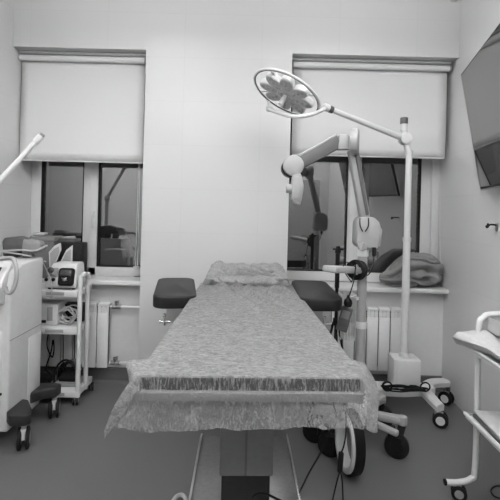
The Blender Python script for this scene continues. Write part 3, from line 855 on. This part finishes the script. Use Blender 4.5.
# ------------------------------------------------------------------ bundled blanket on the window board
def bundle():
    x0, x1 = at(381, 280, 3.4).x, at(444, 280, 3.4).x
    cx, hwid = (x0 + x1) / 2, (x1 - x0) / 2
    zb = SZ + .001; H = at(412, 253, 3.42).z - zb
    rows = []; NU, NV = 96, 60
    def sp(a, e): return math.copysign(abs(a) ** e, a)
    for j in range(NV + 1):
        v = -PI / 2 + PI * j / NV; row = []
        for i in range(NU + 1):
            u = 2 * PI * i / NU
            x = sp(math.cos(v), .6) * sp(math.cos(u), .8); y = sp(math.cos(v), .6) * sp(math.sin(u), .8); z = sp(math.sin(v), .7)
            prof = .42 + .58 * sst(x, -1, -.02) - .06 * sst(x, .6, 1)
            zz = (z + 1) / 2 * H * prof
            f = 0
            q = V((x * 1.6, y * .8, zz * 6))
            s1 = zz / (H * prof + .001)
            # broad folds sweeping from the left end up over the top, crumpled roll at the lower right
            arcs = (s1 - .15) * 2.1 + .35 * x + .30 * noise.noise(q * 1.1)
            f += .034 * (abs(math.sin(arcs * 3.6)) ** .6 - .6) * sst(-y, -.3, .3)
            dx, dz = x - .30, s1 - .34
            rr = math.hypot(dx * .9, dz * 1.25); th = math.atan2(dz, dx)
            f += .030 * math.cos(rr * 17 - th + 1.5 * noise.noise(q * 2)) * math.exp(-(rr / .40) ** 2) * sst(-y, 0, .5)
            f -= .030 * math.exp(-(math.sin(arcs * 3.6 + .8) / .20) ** 2) * sst(-y, -.3, .3)
            f += .010 * noise.noise(q * 2.5) + .004 * noise.noise(q * 8)
            nx, ny = x, y
            row.append(V((cx + x * hwid + nx * f * .4, 3.437 + y * .108 - (-ny) * f * 1.1, max(zb, zb + zz + z * f * .6))))
        rows.append(row)
    g = MB().grid(rows); bmesh.ops.remove_doubles(g.bm, verts=g.bm.verts, dist=.0004)
    o = g.build('blanket', CLOTHM, origin=(cx, 3.44, zb), angle=80)
    tag(o, 'bundled grey blanket with rolled folds on the window board behind the lamp pole', 'blanket')
bundle()

wh = at(496, 227, 2.68); wh.x = XR
hk = thing('wall_hook', 'small dark hook on the side wall just below the dark screen', 'hook', wh)
MB().box(wh + V((-.004, 0, 0)), (.008, .03, .05), None, .003).build('hook_plate', STEEL, hk)
MB().tube(smooth_path([wh + V((-.006, 0, .012)), wh + V((-.05, -.01, .014)), wh + V((-.075, -.02, .0)), wh + V((-.07, -.02, .022))], 6), .006, 8).ball(wh + V((-.076, -.02, .002)), .011).build('hook_arm', BLACK, hk)

# ------------------------------------------------------------------ wall screen
ST0, SB0 = at(461, 74, 2.74), at(481, 190, 2.78)
dirn = V((-.24, -1, 0)).normalized()     # towards the camera side
SWd = 1.25
tv = thing('wall_screen', 'large dark glossy screen tilted on the wall at the edge of the photo', 'screen', (SB0 + ST0) / 2)
dn_ = (SB0 - ST0)
nrm_tv = dirn.cross(dn_).normalized()
if nrm_tv.x > 0: nrm_tv = -nrm_tv
a, b = ST0, SB0; c, d = SB0 + dirn * SWd, ST0 + dirn * SWd
MB().prism([a, b, c, d], -nrm_tv * .035, .004).build('bezel', BLACK, tv)
ins = .010
def inn(p, su, sv): return p + dirn * ins * su + dn_.normalized() * ins * sv + nrm_tv * .0005
MB().prism([inn(a, 1, 1), inn(b, 1, -2), inn(c, -1, -2), inn(d, -1, 1)], nrm_tv * .0015).build('display', SCREEN, tv)
MB().bar(b - dn_.normalized() * .002, c - dn_.normalized() * .002, .010, .008, 0).bar(a + dirn * .001, b + dirn * .001, .006, .006, 0, V((1, 0, 0))).build('edge_trim', STEEL, tv)
mid = (a + b + c + d) / 4
MB().bar(mid - nrm_tv * .03, V((XR - .001, mid.y, mid.z)), .06, .06).bx(XR - .012, XR, mid.y - .15, mid.y + .15, mid.z - .15, mid.z + .15).build('wall_mount', DGREY, tv)

# ------------------------------------------------------------------ instrument trolley on the right
rt_ = thing('instrument_trolley', 'white tubular instrument trolley by the wall under the screen', 'trolley', (1.25, 1.85, 0))
PY = 2.10
px_ = at(479, 400, PY).x
sx0, sx1, sy0, sy1 = at(465, 413, PY).x, 1.47, 1.48, PY
zs = at(465, 413, PY).z; zu = at(470, 347, PY).z; zh = at(490, 315, PY).z
zf = at(460, 485, PY).z
for yy in (PY + .02, sy0 - .02):
    xo = px_
    pts = [V((at(448, 486, PY).x, yy, zf)), V((px_ - .085, yy, zf)), V((px_ - .02, yy, zf + .02)), V((px_, yy, zf + .085)), V((px_, yy, .6)), V((px_, yy, zh - .07)), V((px_ + .02, yy, zh - .02)), V((px_ + .07, yy, zh)), V((1.40, yy, zh)), V((1.45, yy, zh - .02)), V((1.47, yy, zh - .07)), V((1.47, yy, zf))]
    MB().tube(smooth_path(pts, 6), .0145, 12).build('tube_frame', WHITE, rt_)
    q = pts[0]; MB().cyl(q + V((-.012, 0, 0)), q, .0155, bev=.003).build('end_cap', BLACK, rt_)
    caster(rt_, (pts[0].x + .065, yy, 0), .037, .042, zf - .012, RUBBER, CHROME, GREY, ang=1.2)
    caster(rt_, (1.46, yy, 0), .042, .05, zf + .01, RUBBER, CHROME, GREY, ang=1.2)
def shelf(x0, x1, y0, y1, z, lip, nm):
    m = MB().bx(x0, x1, y0, y1, z - .02, z - .008)
    m.tube(smooth_path([(x0, y0, z), (x0, y1, z), (x1, y1, z), (x1, y0, z)], 1, True), .011, 10, True)
    return m.build(nm, WHITE, rt_)
shelf(sx0, sx1, sy0, sy1 - .005, zs, 0, 'lower_shelf')
shelf(sx0 + .03, sx1, sy0, sy1 - .005, zu - .01, 0, 'upper_shelf')
# wrapping over the upper tray
def wrap():
    xa, xb = at(456, 339, PY).x, sx1 - .03
    rows = []
    prof = smooth_path([(PY + .045, .002, 0), (PY + .060, .036, 0), (PY + .035, .072, 0), (PY - .03, .074, 0), (PY - .09, .046, 0), (PY - .18, .034, 0), (1.75, .030, 0), (1.60, .030, 0), (1.48, .028, 0), (1.465, .014, 0), (1.48, .006, 0), (1.60, .004, 0), (1.80, .004, 0), (PY - .10, .004, 0)], 5)
    for p in prof:
        row = []
        back = sst(p.x, PY - .13, PY - .02)
        for i in range(51):
            t = i / 50
            x0_ = xa * back + (sx0 + .03) * (1 - back)
            x = x0_ + (xb - x0_) * t
            e = 1 - sst(x - x0_, 0, .045)
            n1 = noise.noise(V((x * 9, p.x * 9, 3))); n2 = noise.noise(V((x * 26, p.x * 22, 7 + p.y * 30)))
            top = sst(p.y, .006, .03)
            z = p.y + top * (.007 * n1 + .004 * n2)
            z = z + (.036 - z) * e ** 6 * .8
            row.append(V((x, p.x + .012 * n1 * back - .02 * e * (p.x - PY) / .06 * back, zu - .0005 + z)))
        rows.append(row)
    g = MB().grid(rows + [rows[0]])
    for side in (0, -1): g.bm.faces.new([g.bm.verts.new(r[side]) for r in rows])
    bmesh.ops.remove_doubles(g.bm, verts=g.bm.verts, dist=.0003); bmesh.ops.recalc_face_normals(g.bm, faces=g.bm.faces)
    o = g.build('tray_wrap', LINEN, origin=(xa, PY, zu), angle=60)
    tag(o, 'white padded wrapping rolled along the back of the upper tray of the instrument trolley', 'cloth')
wrap()
q = at(494, 331, 2.0)
bb = thing('open_box', 'small white open box on the wrapped tray of the instrument trolley', 'box', q)
m = MB(); bw, bd, bh = .15, .12, .07; zq = zu + .080; bx_, by_ = q.x + .105, 2.06
m.bx(bx_ - bw / 2, bx_ + bw / 2, by_ - bd / 2, by_ + bd / 2, zq, zq + .004)
for sg in (-1, 1):
    m.bx(bx_ + sg * (bw / 2 - .002) - .002, bx_ + sg * (bw / 2 - .002) + .002, by_ - bd / 2, by_ + bd / 2, zq, zq + bh)
    m.bx(bx_ - bw / 2, bx_ + bw / 2, by_ + sg * (bd / 2 - .002) - .002, by_ + sg * (bd / 2 - .002) + .002, zq, zq + bh)
m.build('carton', LINEN, bb)
pp = MB(); c = V((1.215, 1.87, zs + .004))
pp.box(c + V((.045, .0, 0)), (.36, .40, .014), Matrix.Rotation(-.03, 3, 'Z'), .002)
tag(pp.build('folder', DGREY, origin=c), 'dark flat folder under papers on the lower shelf of the instrument trolley', 'folder')
pp = MB(); pp.box(c + V((.052, .012, .0145)), (.36, .385, .010), Matrix.Rotation(-.05, 3, 'Z'), .001)
tag(pp.build('paper_stack', PAPER, origin=c), 'pale sheets of paper on the dark folder on the lower trolley shelf', 'paper')
cable('thin black cord looped on the floor under the instrument trolley', [gz(503, 487), gz(496, 486), gz(491, 490), gz(494, 496), gz(503, 499)], .004)

# ------------------------------------------------------------------ white machine, left
mx0, mx1, my0, my1, mz0, mz1 = -1.88, -1.424, 2.44, 2.81, .10, 1.08
mach = thing('treatment_machine', 'tall white wheeled treatment machine with black feet at the left edge of the photo', 'machine', (-1.66, 2.62, 0))
bodyc = [(mx1, my0, mz0), (mx1, my1, mz0), (mx1, my1, mz1), (mx1, my0 + .11, mz1 - .01), (mx1, my0 + .03, mz1 - .06), (mx1, my0, mz1 - .19)]
MB().prism(bodyc, (mx0 - mx1, 0, 0), .014, 3).build('cabinet', WHITE2, mach)
sm = MB()
za, zb3 = at(10, 341, my0).z, at(43, 324, my1).z
sm.bar((mx1 + .0005, my0 + .005, za), (mx1 + .0005, my1 - .005, za), .004, .004)
sm.build('panel_seam', GREY, mach)
# side recess panel
MB().bx(mx1 - .004, mx1 + .003, my1 - .16, my1 - .012, mz0 + .02, at(40, 333, my1 - .06).z, .003).build('side_panel', WHITE, mach)
# front fascia: sloped display, dark slots
fa = MB(); fa.prism([(mx0 + .02, my0 - .03, .14), (mx0 + .02, my0 + .01, .14), (mx0 + .02, my0 + .01, .70), (mx0 + .02, my0 - .03, .66)], (mx1 - mx0 - .06, 0, 0), .008)
fas = fa.build('front_fascia', WHITE, mach)
MB().bx(mx0 + .05, mx1 - .07, my0 - .034, my0 - .028, .20, .60, .003).build('vent_panel', PALE, fas)
MB().bx(mx0 + .02, mx1 - .02, my0 - .036, my0 - .026, at(3, 392, my0).z - .006, at(3, 392, my0).z + .006).build('fascia_slot', BLACK, fas)
# console hood + display
hz0 = mz1 - .21
hood = MB().prism([(mx1 - .03, my0 - .13, hz0), (mx1 - .03, my0 + .03, hz0 - .03), (mx1 - .03, my0 + .10, mz1 - .005), (mx1 - .03, my0 + .06, mz1 + .005)], (mx0 - mx1 + .06, 0, 0), .012, 3).build('console_hood', WHITE, mach)
p0, p1 = V((0, my0 - .125, hz0 + .012)), V((0, my0 + .055, mz1 + .003)); dd = (p1 - p0).normalized(); nn = V((0, -dd.z, dd.y))
xm = (mx0 + mx1) / 2
dsp = MB(); Rr = Matrix((V((1, 0, 0)), dd, nn)).transposed()
dsp.box((p0 + p1) / 2 + V((xm, 0, 0)) + nn * .003, (mx1 - mx0 - .14, (p1 - p0).length * .72, .006), Rr, .002).build('display', LCD, hood)
# hand loop hose
hp_ = [at(1, 259, 2.44), at(9, 258, 2.43), at(14, 260, 2.42), at(16.5, 270, 2.40), at(15.5, 283, 2.39), at(11.5, 292, 2.38), at(7, 292, 2.38), at(5.5, 287, 2.38)]
MB().tube(smooth_path(hp_, 8), .012, 12).build('hose_loop', PALE, mach)
# feet
for y0_, y1_, px1 in ((2.46, 2.50, 0), (2.70, 2.79, 1)):
    if not px1:
        pts = [(-1.52, 2.62, .2), (-1.39, 2.60, .2), (-1.315, 2.50, .2), (-1.285, 2.44, .2), (-1.30, 2.405, .2), (-1.39, 2.40, .2), (-1.43, 2.44, .2)]
        wp = V((-1.338, 2.46, 0))
    else:
        pts = [(-1.50, 2.66, .2), (-1.41, 2.68, .2), (-1.375, 2.74, .2), (-1.30, 2.77, .2), (-1.295, 2.84, .2), (-1.36, 2.86, .2), (-1.50, 2.83, .2)]
        wp = V((-1.335, 2.825, 0))
    MB().prism([V((x, y, .155)) for x, y, z in pts], (0, 0, .07), .012, 3).build('foot', FOOTM, mach)
    caster(mach, wp, .062, .066, .16, RUBBER, WHITE, GREY, ang=(.42 if not px1 else .36))
for wp in (V((-1.85, 2.50, 0)), V((-1.85, 2.76, 0))):
    caster(mach, wp, .05, .06, mz0 + .01, RUBBER, PALE, GREY)
# articulated arm rising to the blind
tip = at(41, 136, 2.72); low = at(-10, 191, 2.60)
d_ = (tip - low).normalized()
post = V((low.x, low.y, 0))
m = MB().cyl(low, tip - d_ * .05, .017, .0165)
m.build('articulated_arm', WHITE, mach)
MB().cyl(tip - d_ * .06, tip, .021, bev=.004).build('arm_sleeve', WHITE2, mach)
MB().cyl(tip - d_ * .005, tip + d_ * .018, .017, bev=.003).build('arm_tip', GREY, mach)
MB().cyl((post.x, post.y, mz1 - .01), (post.x, post.y, low.z), .02).ball(low, .035).build('arm_post', WHITE, mach)
# cradle on top
cr = thing('handpiece_cradle', 'dark grey curved cradle with looped tubing on top of the white machine', 'holder', (-1.6, 2.68, mz1))
zt3 = mz1 + .002
ox, oy = .045, .09
pr = [(-1.79, .0), (-1.80, .10), (-1.785, .125), (-1.70, .135), (-1.63, .115), (-1.60, .05), (-1.66, .045), (-1.74, .05), (-1.755, .0)]
MB().prism([V((x + .115 + ox - .02, 2.64 + oy, zt3 + z)) for x, z in pr], (0, .08, 0), .008, 2).build('cradle_back', DGREY, cr)
MB().prism([V((-1.575 + ox, 2.635 + oy, zt3 + .04)), V((-1.455 + ox, 2.635 + oy, zt3 + .035)), V((-1.448 + ox, 2.635 + oy, zt3 + .085)), V((-1.458 + ox, 2.635 + oy, zt3 + .105)), V((-1.565 + ox, 2.635 + oy, zt3 + .12))], (0, .07, 0), .008, 2).build('cradle_cup', GREY, cr)
MB().bx(-1.68 + ox, -1.60 + ox, 2.64 + oy, 2.71 + oy, zt3, zt3 + .05, .004).build('cradle_foot', FOOTM, cr)
MB().bx(-1.57 + ox, -1.52 + ox, 2.64 + oy, 2.71 + oy, zt3, zt3 + .045, .004).build('cradle_foot', DGREY, cr)
def tpt(x, y, z): return V((x + ox, y + oy - .02, zt3 + z))
MB().tube(smooth_path([tpt(-1.80, 2.62, .05), tpt(-1.74, 2.61, .055), tpt(-1.66, 2.62, .045), tpt(-1.56, 2.62, .052), tpt(-1.47, 2.63, .05), tpt(-1.435, 2.67, .07), tpt(-1.445, 2.73, .075)], 8), .0065, 8).build('tubing', PALE, cr)
MB().tube(smooth_path([tpt(-1.80, 2.60, .03), tpt(-1.68, 2.60, .04), tpt(-1.56, 2.60, .03), tpt(-1.49, 2.63, .012)], 8), .005, 8).build('tubing', PALE, cr)

# ------------------------------------------------------------------ equipment trolley (left, by the radiator)
et = thing('equipment_trolley', 'white three-shelf equipment trolley with a pump on top beside the radiator', 'trolley', (-1.55, 3.12, 0))
fy, by = 2.985, 3.262
ex1 = at(76, 330, fy).x; ex0 = -1.83
zA = at(60, 290.5, fy).z; zB = at(60, 328, fy).z; zC_ = at(60, 391, fy).z
def eshelf(z, x1):
    s_ = MB().bx(ex0, x1, fy, by, z - .048, z, .006).build('shelf', WHITE, et)
    MB().bx(x1 - .22, x1 - .09, fy - .003, fy + .002, z - .034, z - .012).build('drawer_front', PALE, s_)
eshelf(zA, ex1 + .0); eshelf(zB, ex1 + .0); eshelf(zC_, ex1 + .02)
zar = at(84, 273, 3.1).z; xp = ex1 + .016
pts = [V((xp, fy + .016, .06)), V((xp, fy + .016, zar - .08)), V((xp, fy + .03, zar - .03)), V((xp, fy + .06, zar - .003)), V((xp, by - .185, zar - .003)), V((xp, by - .145, zar - .03)), V((xp, by - .125, zar - .08)), V((xp, by - .125, .06))]
MB().tube(smooth_path(pts, 8), .0165, 12).build('post_hoop', WHITE, et)
for yy in (fy + .02, by - .02): MB().cyl((ex0 + .02, yy, .06), (ex0 + .02, yy, zA + .05), .014).build('post', WHITE, et)
for (xx, yy) in ((ex1 - .0, fy + .02), (ex1 + .02, by - .02), (ex0 + .03, fy + .02), (ex0 + .03, by - .02)):
    caster(et, (xx, yy, 0), .032, .036, zC_ - .045, RUBBER, BLACK, PALE, ang=.35)
# suction pump
pu = thing('suction_pump', 'white suction pump with a black round-cornered pump head on the trolley top', 'pump', (-1.45, 3.1, zA))
pl, pr_ = at(43.5, 290, fy + .02).x, at(76, 290, fy + .02).x
zt4 = zA + .012
sec = [(0, 0), (0, .05), (.025, .15), (.045, .172), (.15, .176), (.165, .16), (.165, 0)]
def insx(z): return .035 * (z / .2)
b = MB(); L = []
for (yy, z) in sec: L.append([V((pl + insx(z) * 1.3, fy + .02 + yy, zt4 + z)), V((pr_ - insx(z) * .4, fy + .02 + yy, zt4 + z))])
b.grid(L + [L[0]]); 
for side in (0, 1): b.bm.faces.new([b.bm.verts.new(r[side]) for r in L])
bmesh.ops.remove_doubles(b.bm, verts=b.bm.verts, dist=.0005); bmesh.ops.recalc_face_normals(b.bm, faces=b.bm.faces)
bmesh.ops.bevel(b.bm, geom=list(b.bm.edges), offset=.014, segments=3, affect='EDGES', profile=.5)
pb = b.build('pump_body', WHITE2, pu)
for (x, y) in ((pl + .03, fy + .05), (pr_ - .03, fy + .05), (pl + .03, fy + .16), (pr_ - .03, fy + .16)):
    MB().cyl((x, y, zA), (x, y, zt4 + .003), .012).build('rubber_foot', RUBBER, pu)
def onf(px, py): return at(px, py, fy + .028)
hd_ = MB(); 
c0 = at(66.5, 277, fy + .018)
hd_.box(c0, (.108, .055, .128), Matrix.Rotation(-.2, 3, 'X'), .022, 4)
ph = hd_.build('pump_head', BLACK, pu)
MB().box(c0 + V((.002, -.014, .03)), (.085, .03, .05), Matrix.Rotation(-.5, 3, 'X'), .012, 3).build('head_cover', GAUGE, ph)
c2 = c0 + V((0, -.026, -.012))
MB().box(c2, (.05, .012, .012), Matrix.Rotation(.5, 3, 'Y'), .003).box(c2, (.04, .012, .010), Matrix.Rotation(-.7, 3, 'Y'), .003).cyl(c2, c2 + V((0, -.012, 0)), .012).build('rotor', CHROME, ph)
MB().box(at(52.5, 272, fy + .025), (.082, .012, .062), Matrix.Rotation(-.2, 3, 'X'), .005).build('control_panel', GREY, pu)
q = at(51.5, 270, fy + .022); MB().cyl(q, q + V((0, -.02, .003)), .02, bev=.004).build('dial', GAUGE, pu)
for qx, qy in ((47, 279.5), (54, 279.5)):
    q = at(qx, qy, fy + .03); MB().cyl(q, q + V((0, -.018, .002)), .0125, bev=.003).build('knob', BLACK, pu)
o = MB().tube(smooth_path([V((-1.405, 2.80, mz1 - .03)), at(43, 262, 2.86), at(47, 271, 2.93), at(50.5, 280, 2.945), at(52, 292, 2.95), at(50, 298.5, 2.955), at(44, 298, 2.96), at(40, 296, 2.97)], 8), .0042, 8).build('tube_line', WCABLE, origin=at(47, 271, 2.93))
tag(o, 'thin white tube running from the white machine down across the pump front', 'tube')

# middle shelf: white power box and wire bundle
pb0 = thing('power_box', 'white square electrical box on the middle shelf of the equipment trolley', 'box', (-1.53, 3.1, zB))
MB().bx(-1.66, at(58, 310, fy + .06).x, fy + .05, fy + .20, zB + .001, zB + .155, .006).build('housing', WHITE2, pb0)
MB().box((at(50, 312, fy + .05).x, fy + .049, zB + .085), (.04, .006, .10), None, .002).build('switch_panel', PALE, pb0)
MB().bx(at(44, 320, fy + .05).x - .015, at(44, 320, fy + .05).x + .015, fy + .044, fy + .052, zB + .02, zB + .04).build('socket', BLACK, pb0)
m = MB(); random.seed(11); c = V((at(69, 317, fy + .1).x, fy + .105, zB + .075))
for k in range(9):
    pts = []; ph0 = random.uniform(0, 6)
    rx, rz_ = random.uniform(.045, .072), random.uniform(.03, .058)
    for j in range(9):
        a = 2 * PI * j / 9 + ph0
        pts.append(c + V((rx * math.cos(a), -.055 + .012 * k + .02 * random.uniform(-1, 1), rz_ * math.sin(a) + random.uniform(-.012, .012))))
    m.tube(smooth_path(pts, 6, True), .0045, 6, True)
o = m.build('wire_bundle', WCABLE, origin=c)
tag(o, 'tangle of pale wires on the middle shelf of the equipment trolley', 'wires')
o = MB().bx(c.x - .08, c.x + .075, fy + .17, fy + .255, zB + .001, zB + .13, .004).build('shade_block', CASE, origin=(c.x, fy + .2, zB))  # added block, dark colour stands for the shade behind the wires
tag(o, 'dark block standing in for the shade behind the wire tangle on the middle trolley shelf', 'case')

# bottom shelf: hooded foot switch, transformer, hanging cords
fs = thing('foot_switch', 'dark hooded foot switch with a carrying arch on the bottom trolley shelf', 'foot switch', (-1.38, 3.08, zC_))
xl_, xr_ = at(52.5, 380, fy + .06).x, ex1 - .004
xc_ = (xl_ + xr_) / 2
MB().prism([(xl_, fy + .04, zC_ + .004), (xr_, fy + .07, zC_ + .002), (xr_, fy + .22, zC_ + .002), (xl_, fy + .20, zC_ + .004)], (0, 0, .028), .006).build('base', GREY, fs)
arc = [V((xc_ + (xr_ - xl_) * .46 * math.cos(a), fy + .07, zC_ + .03 + .165 * math.sin(a) ** .8)) for a in [PI * k / 24 for k in range(25)]]
MB().tube(arc, .008, 8).build('carry_arch', BLACK, fs)
rows = []
for k in range(25):
    a = PI * k / 24
    rows.append([V((xc_ + (xr_ - xl_) * .42 * math.cos(a) * (1 - .1 * t), fy + .075 + .125 * t, zC_ + .03 + .15 * math.sin(a) ** .8 * (1 - .15 * t))) for t in (0, .25, .5, .75, 1)])
hoodm = MB().grid(rows); hoodm.bm.faces.new([hoodm.bm.verts.new(r[-1]) for r in rows])
ho = hoodm.build('hood', CLEARBAG, fs); md = ho.modifiers.new('t', 'SOLIDIFY'); md.thickness = .004
MB().box((xc_, fy + .13, zC_ + .055), (.12, .10, .035), Matrix.Rotation(.25, 3, 'X'), .008).build('pedal', BLACK, fs)
tr = MB().bx(-1.62, -1.50, fy + .10, fy + .18, zC_ + .001, zC_ + .055, .008).build('transformer', BLACK, origin=(-1.56, fy + .14, zC_))
tag(tr, 'black transformer block beside the foot switch on the bottom trolley shelf', 'transformer')
cable('black cord hanging in a loop from the middle trolley shelf to the transformer', [V((-1.555, fy + .20, zB - .05)), at(47, 345, 3.15), at(52, 357, 3.12), at(54, 349, 3.12), at(53, 340, 3.13), at(51, 352, 3.12), at(46, 368, 3.11), V((-1.52, fy + .15, zC_ + .062))], .005)
cable('black cord dropping straight behind the foot switch', [at(63, 333, 3.22), at(63.2, 350, 3.225), at(63, 372, 3.23), V((at(63, 380, 3.23).x, 3.24, zC_ + .006))], .004)
cable('black cord hanging next to the front post of the trolley', [at(74.5, 333, 3.22), at(74.5, 350, 3.225), at(74, 372, 3.235), V((at(74, 380, 3.23).x, 3.243, zC_ + .006))], .004)
cable('black cord coiled on the bottom trolley shelf in front of the transformer', [V((-1.60, fy + .03, zC_ + .006)), V((-1.52, fy + .02, zC_ + .02)), V((-1.49, fy + .05, zC_ + .04)), V((-1.53, fy + .07, zC_ + .03)), V((-1.55, fy + .05, zC_ + .008)), V((-1.48, fy + .03, zC_ + .006)), V((-1.46, fy + .06, zC_ + .006))], .006)

# ------------------------------------------------------------------ things on the left window board
zs_ = SZ + .001
gx0, gx1 = at(34, 250, 3.42).x, at(59, 250, 3.42).x
gb = thing('storage_box', 'grey box with a lid on the window board behind the white machine', 'box', ((gx0 + gx1) / 2, 3.43, SZ))
zt5 = at(46, 236, 3.40).z
MB().bx(gx0 + .005, gx1 - .005, 3.345, 3.50, zs_, zt5 - .03, .008).build('box_body', CARTON, gb)
MB().bx(gx0, gx1, 3.34, 3.505, zt5 - .035, zt5, .010).build('box_lid', mat('grey_lid', .2, .55), gb)
o = MB(); c = V((at(39, 234, 3.40).x, 3.42, zt5 + .014)); o.box(c, (.09, .10, .024), Matrix.Rotation(.15, 3, 'Z'), .010, 3)
tag(o.build('folded_cloth', LINEN, origin=c), 'small white folded cloth on the lid of the grey box', 'cloth')
dx0, dx1 = at(60.5, 250, 3.42).x, at(82.5, 250, 3.42).x
db = MB().bx(dx0, dx1, 3.40, 3.52, zs_, at(72, 243, 3.40).z, .006).build('dark_carton', CASE, origin=((dx0 + dx1) / 2, 3.45, SZ))
tag(db, 'black box on the window board beside the window mullion', 'box')
zd = at(72, 243, 3.40).z
tray_ = thing('instrument_tray', 'shallow grey tray of instruments on top of the black box', 'tray', ((dx0 + dx1) / 2 - .04, 3.45, zd))
MB().prism([(dx0 - .03, 3.41, zd + .001), (dx1 - .05, 3.40, zd + .001), (dx1 - .05, 3.51, zd + .001), (dx0 - .03, 3.51, zd + .001)], (0, 0, .03), .006).build('tray_body', DGREY, tray_)
MB().bar((dx0, 3.43, zd + .036), (dx1 - .06, 3.42, zd + .04), .03, .014, .004).bar((dx0 - .02, 3.47, zd + .038), (dx1 - .09, 3.48, zd + .045), .02, .014, .004).build('instrument', STEEL, tray_)
def packet(label, pts, th):
    o = thing('packet', label, 'packet', pts[0], group='packets leaning behind the pump')
    MB().prism(pts, (0, th, 0), .004).build('film_wrap', PAPER, o)
    a = [p.lerp(sum(pts, V()) / len(pts), .25) + V((0, -.002, 0)) for p in pts]
    MB().prism(a, (0, .003, 0)).build('printed_insert', PALE, o)
    return o
def lean(px, py, base=3.285, k=.035): 
    return at(px, py, base + k * (275 - py) / 30)
packet('pale film-wrapped packet leaning against the grey box behind the pump', [lean(49.5, 276), lean(48.5, 252), lean(54, 246), lean(60.5, 242.5), lean(61, 250), lean(56, 262), lean(55, 276)], .012)
packet('white triangular packet leaning against the black box behind the pump', [lean(58, 276), lean(60, 262), lean(66, 250), lean(72.5, 245), lean(72, 262), lean(70, 276)], .012)

# ------------------------------------------------------------------ lights
for i, (x, y) in enumerate(((-1.0, 1.5), (.7, 1.5), (-1.0, -.75), (.7, -.75))):
    nm = ['nearer the windows, on the screenless side', 'nearer the windows, on the screen side', 'nearer the door, on the screenless side', 'nearer the door, on the screen side'][i]
    zl = 2.78  # pendant form made up so upward light bounces onto the upper wall
    cl = thing('added_pendant', 'unseen ceiling light given a pendant form to brighten the upper wall, ' + nm, 'light', (x, y, ZC), group='unseen ceiling lights made pendant to brighten the upper wall')
    MB().bx(x - .34, x + .34, y - .24, y + .24, zl - .02, zl + .02, .004).build('light_frame', WHITE, cl)
    MB().bx(x - .31, x + .31, y - .21, y + .21, zl - .024, zl - .018).build('diffuser', LAMPM, cl)
    for dx in (-.25, .25): MB().cyl((x + dx, y, zl), (x + dx, y, ZC), .004, seg=8).build('suspension_wire', STEEL, cl)
    for sg in (-1, 1):
        L = bpy.data.lights.new('panel_lamp', 'AREA'); L.shape = 'RECTANGLE'; L.size = .62; L.size_y = .42; L.energy = 11 if sg < 0 else 56
        lo = bpy.data.objects.new('panel_lamp', L); COL.objects.link(lo); lo.location = (x, y, zl + sg * .03)
        if sg > 0: lo.rotation_euler = (PI, 0, 0)

W = bpy.data.worlds.new('night'); bpy.context.scene.world = W; W.use_nodes = True
W.node_tree.nodes['Background'].inputs[0].default_value = (.05, .05, .05, 1)
W.node_tree.nodes['Background'].inputs[1].default_value = 1.0

# ------------------------------------------------------------------ camera
cam = bpy.data.cameras.new('camera'); co = bpy.data.objects.new('camera', cam); COL.objects.link(co)
cam.sensor_fit = 'HORIZONTAL'; cam.sensor_width = 36; cam.lens = 36 * F / 500
co.location = (0, 0, HC); co.rotation_euler = (PI / 2, -ROLL, 0)
cam.shift_x = (250 - CX) / 500; cam.shift_y = -(250 - CY) / 500
cam.clip_start = .05
sc = bpy.context.scene; sc.camera = co
sc.view_settings.view_transform = 'Standard'; sc.view_settings.look = 'None'
sc.view_settings.gamma = 1; sc.view_settings.use_curve_mapping = False
sc.view_settings.exposure = -0.42
